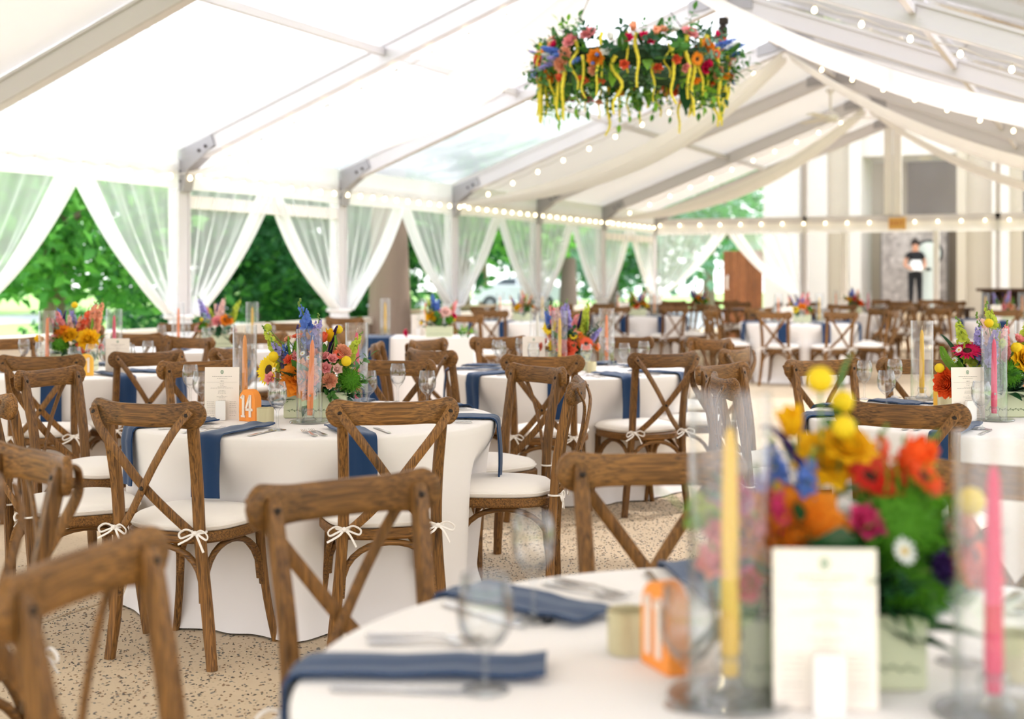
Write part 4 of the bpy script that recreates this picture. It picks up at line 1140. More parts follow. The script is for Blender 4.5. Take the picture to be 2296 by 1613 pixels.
def spike(n, seed, size=.09, bend=.1):
    """flower spike of unit length, base at the origin; slot 0 florets, slot 1 stem"""
    r_ = random.Random(seed); mb = MB()
    pts = crom([(0, 0, 0), (bend * .3, 0, .4), (bend, 0, .75), (bend * 1.9, 0, 1)], 4)
    mb.tube(pts, [.014 * (1 - .6 * i / len(pts)) for i in range(len(pts))], 5, mi=1)
    for i in range(n):
        q = .30 + .68 * i / n; c = Vector((bend * q * q * 1.7, 0, q)); t = i * 2.4 + r_.uniform(-.3, .3); sz = size * (1.25 - .95 * ((q - .3) / .7))
        d = Vector((math.cos(t), math.sin(t), .35)).normalized(); b = MB()
        for k in range(5): petal(b, 2 * PI * k / 5, .05, .75, .62, .5, 1.3, 2, 2, cup=.2, tip=.6)
        R = d.to_track_quat('Z', 'Y').to_matrix()
        mb.add([c + d * .02 + R @ (Vector(v) * sz) for v in b.v], b.f, 0)
    for i in range(5):
        c = Vector((bend * 1.9, 0, .98)) + Vector((r_.uniform(-.02, .02), r_.uniform(-.02, .02), .02 * i)); mb.ball(c, .016, 6, 4, mi=1)
    return mb
FL['spike'] = [spike(22, s, .16, .05 * s).mesh('flower_spike', [FM['blue'], FM['stem']], 80) for s in (1, 2, 3)]
FL['curl'] = MB().tube(crom([(0, 0, 0), (.02, 0, .5), (-.1, 0, .8), (-.3, 0, .96), (-.42, 0, .95)], 5), [.022] * 5 + [.04, .044, .043, .041, .038, .034, .03, .027, .024, .02, .016, .013, .010, .008, .006, .004], 7).mesh('veronica_curl', FM['purple'], 80)
def leaf(mb, base, d, up, L, w, droop=.25, mi=0, nv=5):
    d = Vector(d).normalized(); side = d.cross(Vector(up)).normalized(); nrm = side.cross(d); vs = []
    for j in range(nv + 1):
        v = j / nv; c = Vector(base) + d * L * v - nrm * L * droop * v * v; ww = w * math.sin(PI * min(.98, .06 + .94 * v)) ** .9 * (1.15 - .3 * v)
        vs += [c + side * ww * .5 + nrm * ww * .12, c, c - side * ww * .5 + nrm * ww * .12]
    fs = []
    for j in range(nv):
        for i in range(2): fs.append((j * 3 + i, j * 3 + i + 1, j * 3 + 4 + i, j * 3 + 3 + i))
    mb.add(vs, fs, mi)
def sprig(n, seed, L=.34, w=.16, open_=1.0):
    r_ = random.Random(seed); mb = MB()
    pts = crom([(0, 0, 0), (.04, 0, .35), (.02, .03, .7), (.08, 0, 1.0)], 4); mb.tube(pts, [.012 * (1 - .6 * i / 12) for i in range(len(pts))], 5)
    for i in range(n):
        q = .25 + .75 * i / n; t = i * 2.4 + r_.uniform(-.3, .3); c = pts[int(q * (len(pts) - 1))]
        leaf(mb, c, (math.cos(t) * open_, math.sin(t) * open_, .7), (0, 0, 1), L * r_.uniform(.7, 1.15) * (1.15 - .5 * q), w * r_.uniform(.8, 1.2), .35)
    leaf(mb, pts[-1], (.1, 0, 1), (0, 1, 0), L * .7, w * .8)
    return mb
FL['sprig'] = [sprig(7, s).mesh('leaf_sprig', FM['green'], 80) for s in (1, 2)]
FL['euca'] = [sprig(11, s, .2, .17, 1.4).mesh('eucalyptus_sprig', FM['euca'], 80) for s in (5,)]
FL['bigleaf'] = (lambda mb: (leaf(mb, (0, 0, 0), (0, 0, 1), (0, 1, 0), 1, .48, .3, nv=8), mb)[1])(MB()).mesh('broad_leaf', FM['dark'], 80)
def fern():
    mb = MB(); pts = crom([(0, 0, 0), (.0, .03, .35), (0, .12, .7), (0, .28, .98)], 5); mb.tube(pts, .006, 5)
    for i in range(2, len(pts)):
        q = i / len(pts); l = .24 * math.sin(PI * min(1, .12 + q * .9)) + .02
        for s in (-1, 1): leaf(mb, pts[i], (s, .1, .45), (0, -1, .3), l, .065, .2, nv=3)
        if i < len(pts) - 1:
            m2 = (pts[i] + pts[i + 1]) / 2
            for s in (-1, 1): leaf(mb, m2, (s, .1, .45), (0, -1, .3), l * .97, .065, .2, nv=3)
    return mb
FL['fern'] = fern().mesh('fern_frond', FM['fern'], 80)
def cup():
    mb = MB()
    for i in range(6): petal(mb, 2 * PI * i / 6, .08, .75, .5, .55, -.1 if i % 2 else .25, 4, 5, cup=.5, tip=.78, z0=-.3)
    return mb
FL['tulip'] = cup().mesh('tulip_cup', FM['gold'], 80)
STEM = MB().tube([(0, 0, -1), (.02, 0, -.5), (0, 0, 0)], .02, 5).mesh('flower_stem', FM['stem'])

def pick(k, i=0):
    m_ = FL[k]; return m_[i % len(m_)] if isinstance(m_, list) else m_
def put_flower(root, kind, col, pos, size, d, seed=0, stem=None):
    q = Vector(d).normalized().to_track_quat('Z', 'Y')
    q = q @ Matrix.Rotation(seed * 1.7, 3, 'Z').to_quaternion() if kind not in ('curl', 'fern', 'bigleaf', 'spike', 'sprig', 'euca') else q
    names = dict(rose='garden_rose', bud='spray_rose', ranunculus='ranunculus', sunflower='sunflower', gerbera='gerbera', daisy='daisy', billy='craspedia', moss='green_dianthus', spike='flower_spike', curl='veronica', sprig='leaf_sprig', euca='eucalyptus', bigleaf='leaf', fern='fern_frond', tulip='tulip')
    ms = [FM[col]] + ([FM['stem']] if kind == 'spike' else [])
    o_ = obj(names[kind], pick(kind, seed), root, pos, (0, 0, 0), size, ms); o_.rotation_mode = 'QUATERNION'; o_.rotation_quaternion = q
    if kind == 'sunflower': obj('seed_disc', FL['disc'], o_)
    elif kind in ('gerbera',): obj('flower_disc', FL['disc'], o_, scale=.8)
    elif kind == 'daisy': obj('flower_disc', FL['gdisc'], o_)
    if stem is not None and kind in ('billy', 'tulip', 'gerbera', 'sunflower', 'bud'):
        a, b = Vector(stem), Vector(pos); mid = (a + b) / 2 + Vector((0, 0, .02))
        obj('stem', MB().tube(crom([a, mid, b], 3), .0022, 5).mesh('stem', FM['stem']), root)
    return o_
def arrangement(xc, zc, label, spec, yaw=0.0, sc_=1.0, vase=True, filler=14, seed=1):
    """spec rows: kind, colour, dx (right), dz (up), dy (towards camera), size[, direction]"""
    t = empty('flower_arrangement', cw(xc, zc, TZ + .001), TH + yaw); tag(t, label, 'flowers', 'low box flower arrangements')
    if vase:
        v = obj('vase', VASE, t, rot=(0, 0, -yaw * .0)); v['label'] = 'pale sage green box vase'
        obj('vine_border', VINE, v)
    obj('foam_block', MB().box((0, 0, .075), (.22, .105, .06)).mesh('foam_block', FM['core']), t)
    r_ = random.Random(seed); base = Vector((0, 0, .09))
    for i, row in enumerate(spec):
        kind, col, dx, dz, dy, size = row[:6]
        pos = Vector((dx, -dy, dz)); d = row[6] if len(row) > 6 else None
        if kind in ('spike', 'curl', 'fern', 'sprig', 'euca', 'bigleaf'):
            # pos is the tip; grown from near the vase
            b = Vector((dx * .45, -dy * .45, max(.07, min(.14, dz * .5)))) ; dd = pos - b; size = dd.length
            put_flower(t, kind, col, b, size, dd, i)
        else:
            if d is None:
                d = Vector((dx * 1.1, -dy - .10, (dz - .13) * .9 + .03))
            put_flower(t, kind, col, pos, size * (1.22 if kind != 'billy' else 1.0), d, i, stem=base)
    for i in range(filler * 2):
        a = r_.uniform(0, 2 * PI) if i % 2 else r_.uniform(-PI * .98, -.02); k = r_.choice(('sprig', 'sprig', 'bigleaf', 'euca', 'bigleaf'))
        rad = r_.uniform(.09, .19); z = r_.uniform(.075, .27)
        b = Vector((math.cos(a) * .07, math.sin(a) * .035, .10)); tip = Vector((math.cos(a) * rad * 1.05, math.sin(a) * rad * .75, z))
        put_flower(t, k, 'euca' if k == 'euca' else r_.choice(('green', 'dark', 'dark')), b, (tip - b).length * 1.1, tip - b, i)
    return t
def random_spec(seed, cols, big, n=24):
    r_ = random.Random(seed); out = []
    for i, c_ in enumerate(big):
        a = r_.uniform(-1, 1); out.append((r_.choice(('rose', 'ranunculus', 'sunflower' if c_ == 'yellow' else 'rose')), c_, lerp(-.13, .13, (i + .5) / len(big)) + r_.uniform(-.03, .03), r_.uniform(.15, .25), r_.uniform(.05, .09), r_.uniform(.075, .1)))
    for i in range(n):
        a = r_.uniform(0, PI); dx = .19 * math.cos(a) * r_.uniform(.5, 1); dz = .13 + .17 * math.sin(a) * r_.uniform(.3, 1)
        k = r_.choice(('bud', 'bud', 'billy', 'gerbera', 'daisy', 'tulip', 'ranunculus')); c_ = r_.choice(cols)
        if k == 'billy': c_ = 'yellow'
        if k == 'daisy': c_ = 'white'
        out.append((k, c_, dx, dz, r_.uniform(-.06, .08), {'bud': .045, 'billy': .032, 'gerbera': .06, 'daisy': .025, 'tulip': .045, 'ranunculus': .055}[k]))
    for i in range(7):
        out.append(('spike', r_.choice(('blue', 'lav', 'pink', 'lime', 'blush', 'peach')), r_.uniform(-.17, .17), r_.uniform(.3, .43), r_.uniform(-.06, .05), .2))
    out += [('moss', 'moss', r_.choice((-.1, .1)), .17, .06, .085), ('fern', 'fern', -.17, .27, .05, .2), ('curl', 'purple', r_.uniform(-.1, .1), .38, 0, .2), ('fern', 'fern', .16, .3, 0, .2)]
    return out
# ================================================================= tables laid out
def unit(a): return (math.cos(a), math.sin(a))
BINS = {0: 'right far', 1: 'far right', 2: 'far left', 3: 'left far', 4: 'left near', 5: 'near left', 6: 'near right', 7: 'right near'}
def ring(cx, cz, rad=1.17, skip=(), off=0.0, seed=0):
    r_ = random.Random(seed); out = []
    for i in range(8):
        if i in skip: continue
        a = math.radians(22.5 + 45 * i + off) + r_.uniform(-.05, .05); rr = rad + r_.uniform(-.04, .05)
        out.append((cx + rr * math.cos(a), cz + rr * math.sin(a), BINS[i]))
    return out
def local(cx, cz, d, r_, left):
    """point at radius r_ on seat direction d, shifted to the sitter's left"""
    f = (-d[0], -d[1]); L = (-f[1], f[0])
    return cx + d[0] * r_ + L[0] * left, cz + d[1] * r_ + L[1] * left
def yaw_out(d):
    w = cw(d[0], d[1]); return math.atan2(w.y, w.x) - PI / 2
cnt = [0]
def lay(key, cx, cz, desc, seats, flat=False, glasses=1, napkins=True, seed=0, tlabel=None, chairs=True, skipgl=()):
    sl_ = []
    for (x, z, *_) in seats:
        w = cw(x - cx, z - cz); sl_.append((math.atan2(w.y, w.x), max(.5, math.hypot(x - cx, z - cz) - .525)))
    table(cx, cz, tlabel or f'round table in a floor-length cream cloth, {desc}', seed, sl_)
    r_ = random.Random(seed + 50)
    for (x, z, nm, *extra) in seats:
        d = Vector((x - cx, z - cz)); ang = math.atan2(d.y, d.x); d = unit(ang)
        if chairs: chair((x, z), extra[0] if extra else (-d[0], -d[1]), f'brown cross-back chair, {nm} seat of {desc}', f'chairs at {desc}')
        c = cw(cx, cz, TZ)
        if napkins:
            o_ = obj('napkin', NAPS[cnt[0] % 4], None, (c.x, c.y, c.z), (0, 0, yaw_out(d) + r_.uniform(-.03, .03))); cnt[0] += 1
            tag(o_, f'navy napkin at the {nm} seat of {desc}', 'napkin', 'navy napkins hanging over table edges')
        if flat:
            for nmf, me, lf, rad in (('outer fork', FORK, .165, .70), ('inner fork', FORK, .125, .69), ('knife', KNIFE, -.115, .70)):
                p_ = local(cx, cz, d, rad, lf); w = cw(*p_, TZ + .0006)
                o_ = obj('fork' if 'fork' in nmf else 'knife', me, None, w, (0, 0, yaw_out(d) + PI + r_.uniform(-.06, .06)))
                tag(o_, f'silver {nmf} at {nm} seat of {desc}', 'fork' if 'fork' in nmf else 'knife', 'flatware on ' + desc)
        if nm in skipgl: continue
        for gi in range(glasses):
            rad, lf = ((.44, -.15), (.37, -.07))[gi]
            p_ = local(cx, cz, d, rad + r_.uniform(-.02, .02), lf + r_.uniform(-.02, .02))
            stemware(p_, gi, f'at {nm} seat of {desc}')
def stemware(p_, kind, where):
    o_ = obj('wine_glass' if kind == 0 else 'water_goblet', WINE if kind == 0 else WATER, None, cw(*p_, TZ + .001))
    return tag(o_, f'{"tall wine glass" if kind == 0 else "round water goblet"} {where}', 'glass', 'stemware on the tables')

# ---- A: the table signed 14 (in focus)
A = (-.83, 5.6); dA = 'the table signed 14'
lay('A', *A, dA, [(-1.24, 4.50, 'near left'), (-.40, 4.55, 'near right', (-.25, .97)), (.27, 5.45, 'right near', (-1, .1)), (.13, 6.32, 'right far', (-.80, -.60)), (-.60, 6.78, 'far right'),
                 (-1.57, 6.72, 'far left'), (-2.13, 6.12, 'left far'), (-1.90, 4.90, 'left near')], flat=True, glasses=0, seed=1, tlabel='round table in cream cloth with the orange sign reading 14')
for x, s, k, w in ((427, 492, 0, 'leftmost on the table signed 14'), (452, 505, 1, 'before the menu card on the table signed 14'), (622, 588, 0, 'in front of the sunflower on the table signed 14'),
                   (826, 500, 1, 'right of the pink candle on the table signed 14'), (892, 486, 0, 'second from right on the table signed 14'), (958, 500, 1, 'rightmost on the table signed 14')):
    stemware(at_s(x, s), k, w)
menu(*at_s(497, 547), 'cream menu card with green emblem beside the 14 sign', .05)
number_sign(*at_s(561, 552), '14', 'orange_sign', 'orange arched table sign with white numerals 14', -.6)
votive(*at_s(595, 566), 'gold mercury glass votive beside the orange 14 sign')
hurricane(*at_s(549, 515), 'orange', 'glass hurricane with yellow-orange taper behind the 14 sign')
hurricane(*at_s(694, 558), 'coral', 'glass hurricane with orange taper in front of the flowers on the table signed 14', .035, True)
hurricane(*at_s(800, 490), 'pink', 'glass hurricane with pink taper on the table signed 14')
specA = [
    ('sunflower', 'yellow', -.175, .195, .07, .115, (-.7, -.75, .25)), ('rose', 'orange', -.058, .165, .10, .135, (-.15, -1, .25)), ('rose', 'peach', -.03, .115, .10, .07, (.0, -1, .1)),
    ('bud', 'pink', -.165, .165, .11, .05, (-.3, -1, .3)), ('bud', 'pink', -.07, .25, .07, .05, (-.1, -1, .5)), ('bud', 'blush', -.008, .225, .09, .045, (.1, -1, .4)), ('bud', 'pink', .045, .205, .10, .05, (.2, -1, .4)),
    ('bud', 'pink', -.005, .262, .06, .042), ('bud', 'pink', .035, .25, .07, .045), ('bud', 'peach', -.11, .315, .03, .035), ('bud', 'coral', .0, .16, .105, .05, (.1, -1, .2)),
    ('billy', 'yellow', -.155, .25, .10, .042), ('billy', 'yellow', .125, .232, .10, .042), ('billy', 'yellow', .083, .352, .0, .036), ('billy', 'lime', -.19, .36, .02, .034),
    ('gerbera', 'deep', -.07, .325, .02, .06, (-.1, -.25, 1)), ('tulip', 'gold', .05, .325, .0, .06, (.3, -.2, 1)), ('tulip', 'coral', .03, .32, .03, .045, (.0, -.3, 1)), ('ranunculus', 'peach', .105, .265, .03, .065), ('gerbera', 'coral', .09, .255, .06, .045),
    ('spike', 'blue', -.02, .455, -.01, .2), ('spike', 'lav', -.01, .40, .02, .2), ('spike', 'blue', -.13, .30, .03, .2), ('spike', 'lav', -.17, .31, .02, .2), ('spike', 'lime', -.20, .355, .02, .2), ('spike', 'lime', .165, .33, -.01, .2),
    ('curl', 'purple', -.09, .375, .0, .2), ('curl', 'purple', .065, .375, -.02, .2), ('fern', 'fern', -.11, .285, .085, .2), ('fern', 'fern', .12, .31, .01, .2), ('fern', 'fern', -.15, .30, .06, .2),
    ('moss', 'moss', .135, .155, .06, .10), ('daisy', 'white', -.045, .262, .09, .022), ('daisy', 'white', -.02, .245, .10, .02), ('daisy', 'white', -.15, .20, .12, .02), ('daisy', 'white', -.01, .215, .11, .02),
    ('sprig', 'green', .21, .25, .03, .2), ('sprig', 'green', .20, .16, .07, .2), ('sprig', 'dark', .18, .10, .08, .2), ('bigleaf', 'dark', -.16, .10, .10, .2), ('bigleaf', 'dark', -.05, .03, .105, .2), ('bigleaf', 'green', .17, .13, .06, .2),
    ('sprig', 'dark', -.05, .30, .02, .2), ('sprig', 'dark', .0, .29, -.02, .2), ('sprig', 'dark', -.10, .20, .05, .2), ('bigleaf', 'dark', .06, .18, .08, .2), ('bigleaf', 'dark', -.11, .14, .09, .2)]
specA += [('bud', 'pink', .07, .24, .09, .045), ('ranunculus', 'peach', .06, .155, .10, .06, (.3, -1, .3)), ('bud', 'coral', -.10, .235, .08, .045), ('rose', 'peach', -.02, .20, .09, .07, (0, -1, .4)), ('bud', 'blush', .09, .20, .10, .045), ('tulip', 'peach', -.03, .33, .02, .05, (0, -.4, 1)),
          ('bigleaf', 'dark', .03, .28, .03, .2), ('bigleaf', 'dark', -.07, .28, .03, .2), ('sprig', 'dark', .10, .26, -.02, .2), ('sprig', 'green', .15, .23, .05, .2), ('bigleaf', 'green', .20, .19, .05, .2), ('sprig', 'green', -.12, .22, -.02, .2)]
specA = [(a, b, c * 1.07, .09 + (dz - .09) * 1.05, e, f, *g) for a, b, c, dz, e, f, *g in specA]
arrangement(-.815, 5.60, 'colourful flowers in a sage box vase with sunflower and large orange rose, table signed 14', specA, filler=16, seed=4)

# ---- B: the foreground table
B = (.45, 1.955); dB = 'the nearest, blurred table'
lay('B', *B, dB, [(-.665, 2.035, 'left', (.97, -.25)), (-.355, 2.79, 'far left', (.60, -.80)), (.33, 3.20, 'far', (.1, -1)), (1.12, 2.98, 'far right')], flat=True, glasses=0, seed=2, tlabel='round foreground table in cream cloth, cropped by the lower right corner')
for x, s, k, w in ((1196, 1325, 0, 'beside the far napkin on the nearest table'), (1088, 1590, 1, 'beside the front napkin on the nearest table'), (2150, 1480, 0, 'right of the flowers on the nearest table'), (1545, 1650, 1, 'left of the yellow candle on the nearest table')):
    stemware(at_s(x, s), k, w)
menu(*at_s(1852, 1660), 'blurred white menu card standing in the foreground', -.05)
number_sign(*at_s(1492, 1500), '14x', 'orange_sign', 'blurred orange arched table sign in the foreground', -1.2)
votive(*at_s(1410, 1440), 'gold votive holder beside the foreground orange sign')
votive(*at_s(2270, 1540), 'gold votive holder at the right edge of the foreground table')
hurricane(*at_s(1637, 1620), 'yellow', 'glass hurricane with yellow taper left of the foreground menu').scale = (1.1, 1.1, 1.13)
hurricane(*at_s(2228, 1680), 'pink', 'glass hurricane with pink taper at right of the foreground flowers')
specB = [
    ('ranunculus', 'orange', -.05, .225, .05, .125, (-.1, -1, .35)), ('rose', 'gold', .005, .345, .0, .08, (0, -.7, .7)), ('moss', 'moss', .095, .245, .03, .13), ('moss', 'moss', .11, .16, .04, .11),
    ('spike', 'blue', -.08, .38, 0, .2), ('spike', 'blue', -.05, .36, .02, .2), ('spike', 'lav', -.10, .33, .02, .2), ('spike', 'magenta', -.14, .33, .03, .2), ('spike', 'pink', -.17, .27, .05, .2), ('spike', 'magenta', -.16, .29, .0, .2), ('spike', 'coral', .09, .38, 0, .2), ('spike', 'coral', .11, .36, .02, .2), ('spike', 'lime', -.19, .30, .04, .2), ('spike', 'lime', .16, .37, 0, .2),
    ('gerbera', 'red', .055, .32, .03, .06), ('tulip', 'red', .075, .30, .04, .05), ('tulip', 'deep', .12, .345, .01, .06), ('bud', 'magenta', .04, .255, .07, .05), ('bud', 'blush', .16, .23, .05, .05), ('gerbera', 'coral', .19, .20, .05, .06), ('tulip', 'deep', .2, .165, .05, .05), ('bud', 'peach', .18, .25, .03, .05),
    ('billy', 'yellow', .185, .285, .05, .036), ('billy', 'yellow', -.01, .475, .02, .034), ('billy', 'yellow', .02, .40, .03, .030), ('billy', 'yellow', .03, .435, -.02, .03),
    ('curl', 'purple', -.03, .40, .02, .2), ('bud', 'white', .02, .27, .05, .03), ('daisy', 'white', .08, .22, .11, .03), ('tulip', 'gold', -.045, .40, 0, .045), ('bud', 'purple', .13, .19, .10, .045),
    ('bigleaf', 'dark', -.12, .14, .08, .2), ('bigleaf', 'dark', .15, .09, .09, .2), ('bigleaf', 'dark', .20, .11, .06, .2), ('sprig', 'dark', .0, .30, .0, .2), ('sprig', 'dark', -.04, .33, -.02, .2), ('sprig', 'green', .03, .45, 0, .2), ('sprig', 'dark', -.15, .17, .06, .2), ('bigleaf', 'dark', .06, .20, .08, .2), ('sprig', 'fern', -.21, .28, .04, .2), ('bud', 'pink', -.16, .20, .08, .05), ('bud', 'pink', -.15, .24, .06, .045)]
specB = [(a, b, c * 1.06, .09 + (dz - .09) * .90, e, f * 1.12, *g) for a, b, c, dz, e, f, *g in specB]
specB += [('spike', 'pink', -.12, .25, .07, .2), ('spike', 'magenta', -.10, .29, .06, .2), ('spike', 'pink', -.19, .21, .06, .2), ('rose', 'gold', .03, .34, .02, .07), ('bud', 'magenta', -.13, .16, .1, .05), ('gerbera', 'deep', .13, .30, .05, .06), ('bud', 'coral', .17, .18, .08, .06)]
arrangement(.455, 1.95, 'large blurred bouquet in a sage box vase on the foreground table', specB, filler=22, seed=6)

# ---- C: right-hand table
Cc = (2.0, 5.6); dC = 'the right-hand table with the yellow sign'
lay('C', *Cc, dC, [(1.29, 4.46, 'near left'), (.88, 5.66, 'left near', (1, .05)), (.99, 6.42, 'left far', (.75, -.66)), (1.57, 6.80, 'far left'), (2.10, 6.88, 'far right')], flat=True, glasses=0, seed=3, tlabel='round table in cream cloth cropped by the right edge of the photo')
for x, s, k, w in ((1938, 470, 0, 'leftmost on the right-hand table'), (1987, 500, 1, 'between two taller glasses on the right-hand table'), (2006, 462, 0, 'just left of the yellow candle on the right-hand table'), (2200, 585, 0, 'in front of the menu on the right-hand table')):
    stemware(at_s(x, s), k, w)
menu(*at_s(2172, 548), 'cream menu card with green emblem on the right-hand table', .12)
number_sign(*at_s(2118, 500), '11', 'yellow_sign', 'yellow arched table sign left of the right-hand menu card', -.6)
votive(*at_s(2120, 512), 'gold votive in front of the yellow sign on the right-hand table')
hurricane(*at_s(2067, 468), 'yellow', 'glass hurricane with yellow taper on the right-hand table')
hurricane(*at_s(2229, 550), 'pink', 'glass hurricane with pink taper on the right-hand table', 0, True)
hurricane(*at_s(2300, 470), 'orange', 'glass hurricane with orange taper cropped at the right edge')
specC = [
    ('gerbera', 'hot', -.125, .265, .05, .10, (-.2, -.5, .9)), ('spike', 'lav', -.10, .37, .03, .2), ('spike', 'lav', -.06, .36, .05, .2), ('spike', 'lav', -.05, .28, .09, .2), ('spike', 'lime', -.16, .385, .0, .2), ('spike', 'blush', .0, .40, 0, .2), ('spike', 'pink', .03, .37, .02, .2),
    ('fern', 'fern', -.26, .24, .07, .2), ('fern', 'fern', -.2, .21, .07, .2), ('billy', 'yellow', -.24, .20, .08, .036), ('ranunculus', 'deep', -.21, .14, .08, .10), ('gerbera', 'orange', -.18, .12, .09, .08), ('billy', 'yellow', -.04, .375, .04, .034), ('billy', 'yellow', .05, .28, .08, .04),
    ('curl', 'dark', -.19, .33, 0, .2), ('daisy', 'white', -.16, .27, .06, .025), ('daisy', 'white', -.18, .23, .07, .025), ('daisy', 'white', -.14, .30, .03, .025),
    ('rose', 'gold', .085, .235, .08, .10, (.3, -1, .4)), ('gerbera', 'red', .13, .18, .09, .075), ('bud', 'pink', .09, .31, .0, .05), ('moss', 'moss', .02, .18, .08, .10), ('bud', 'blush', .15, .28, 0, .05), ('tulip', 'lime', -.0, .29, .07, .04),
    ('spike', 'lime', .14, .38, -.02, .2), ('spike', 'lime', .02, .44, -.02, .2), ('sprig', 'green', .16, .28, .02, .2), ('bigleaf', 'dark', .14, .12, .1, .2), ('bigleaf', 'green', .16, .05, .09, .2), ('sprig', 'dark', .10, .17, .08, .2), ('sprig', 'dark', -.05, .25, 0, .2), ('bud', 'lav', -.05, .22, .10, .05), ('sprig', 'dark', .05, .25, 0, .2)]
specC = [(a, b, c * 1.1, .09 + (dz - .09) * 1.06, e, f * 1.1, *g) for a, b, c, dz, e, f, *g in specC]
arrangement(2.04, 5.64, 'flowers with a magenta gerbera and lilac spikes on the right-hand table', specC, filler=22, seed=9)

# ---- D: middle table behind
D = (.36, 8.45); dD = 'the middle table behind 14'
lay('D', *D, dD, [(.16, 7.14, 'near left'), (.85, 7.40, 'near right'), (-.48, 7.70, 'left near'), (-.86, 8.45, 'left'), (-.58, 9.0, 'left far'), (-.10, 9.42, 'far left'), (.79, 9.42, 'far right'), (1.36, 9.1, 'right far'), (1.33, 7.86, 'right near')], flat=True, glasses=1, seed=4, tlabel='round table in cream cloth in the middle, behind the table signed 14')
menu(*at_s(1197, 360), 'cream menu card left of the flowers on the middle table', .05)
hurricane(*at_s(1360, 336), 'coral', 'glass hurricane with orange taper on the middle table'); hurricane(*at_s(1255, 362), 'yellow', 'glass hurricane with yellow taper on the middle table'); hurricane(*at_s(1205, 330), 'white', 'glass hurricane behind the menu on the middle table')
votive(*at_s(1325, 366), 'cream votive right of the flowers on the middle table')
specD = random_spec(31, ('pink', 'peach', 'coral', 'yellow', 'blush', 'orange'), ('yellow', 'coral', 'peach', 'orange'), 22)
specD += [('sunflower', 'yellow', -.12, .27, .06, .10, (-.6, -.7, .4)), ('spike', 'lav', -.02, .43, 0, .2), ('spike', 'lav', .2, .27, .05, .2), ('spike', 'lime', .12, .42, 0, .2), ('gerbera', 'coral', .1, .17, .11, .08, (.2, -1, .3)), ('rose', 'coral', -.02, .14, .11, .11, (0, -1, .2)), ('sunflower', 'yellow', .02, .22, .11, .05)]
arrangement(.36, 8.42, 'mixed flowers with yellow, coral and lilac blooms on the middle table', specD, seed=12)

# ---- E: left table behind
E = (-2.75, 8.4); dE = 'the left table behind 14'
lay('E', *E, dE, [(-2.52, 7.15, 'near left'), (-2.05, 7.55, 'near right'), (-1.66, 8.0, 'right near'), (-2.24, 9.35, 'far right'), (-2.66, 9.62, 'far'), (-3.47, 9.2, 'far left'), (-3.75, 7.9, 'left')], flat=False, glasses=2, seed=5, tlabel='round table in cream cloth at left, behind the table signed 14', skipgl=('left',))
menu(*at_s(263, 372), 'cream menu card on the left table behind 14', .1)
number_sign(*at_s(192, 378), '11', 'yellow_sign', 'yellow arched table sign below the flowers on the left table', .2)
hurricane(*at_s(106, 362), 'coral', 'glass hurricane with orange taper on the left table'); hurricane(*at_s(256, 340), 'pink', 'glass hurricane with short pink taper on the left table')
specE = random_spec(41, ('pink', 'peach', 'orange', 'yellow', 'coral'), ('orange', 'gold', 'coral'), 18)
specE += [('rose', 'gold', .11, .2, .08, .12, (.2, -1, .5)), ('moss', 'moss', -.06, .17, .08, .1), ('spike', 'pink', -.1, .38, 0, .2), ('spike', 'pink', -.14, .34, 0, .2), ('spike', 'coral', .08, .38, .02, .2), ('spike', 'peach', .12, .42, 0, .2), ('billy', 'yellow', .0, .41, 0, .04), ('sprig', 'green', .2, .12, .06, .2), ('tulip', 'gold', -.19, .2, .07, .06)]
arrangement(-2.74, 8.38, 'tall flowers with pink snapdragons and an orange dahlia on the left table', specE, seed=14)

# ---- the rows behind
FAR = [('F', -2.45, 11.15, 'the far left table by the curtains', (8, ), 505, ('pink', 'blush', 'yellow', 'hot'), ('yellow', 'pink', 'orange'), ('coral', 'yellow'), 268),
       ('H', .14, 18.0, 'the table in front of the benches', (), 1175, ('pink', 'coral', 'peach', 'yellow'), ('gold', 'coral', 'orange'), ('coral', 'yellow'), 0),
       ('I', 3.70, 17.2, 'the white table before the building', (), 1800, ('yellow', 'orange', 'peach', 'blue'), ('yellow', 'orange', 'peach'), ('coral', 'yellow'), 0),
       ('J', 1.90, 20.3, 'the far table at the last side curtain', (), 1430, ('coral', 'orange', 'yellow'), ('gold', 'deep', 'orange'), ('coral', 'orange'), 0),
       ('K', 6.70, 18.2, 'the far table at the right edge', (), 2285, ('pink', 'coral', 'lav'), ('pink', 'peach'), ('yellow', 'orange'), 0),
       ('L', 5.50, 21.6, 'the rear table below the person', (), 1920, ('red', 'coral', 'hot', 'yellow'), ('gold', 'red', 'deep'), ('coral', 'pink'), 0)]
for i, (k, x, z, ds, sk, fpx, cols, big, cc, _) in enumerate(FAR):
    seats = ring(x, z, 1.19, (), {'F': 6, 'I': -8, 'H': 5}.get(k, 0), 60 + i)
    if k == 'F': seats = [s for s in seats if s[2] not in ('left near',)]
    lay(k, x, z, ds, seats, glasses=1 if k in 'FHI' else 0, seed=6 + i, tlabel=f'{ds}, round and draped to the floor in white')
    arrangement(x, z, f'mixed flowers standing on {ds}', random_spec(70 + i, cols, big, 16), filler=9, seed=20 + i)
    hurricane(x - .3, z - .12, cc[0], f'glass hurricane with {cc[0]} taper on {ds}'); hurricane(x + .27, z + .08, cc[1], f'glass hurricane with {cc[1]} taper on {ds}')
    menu(x - (.22 if k != 'F' else -.42), z - .3, f'white menu card on {ds}')
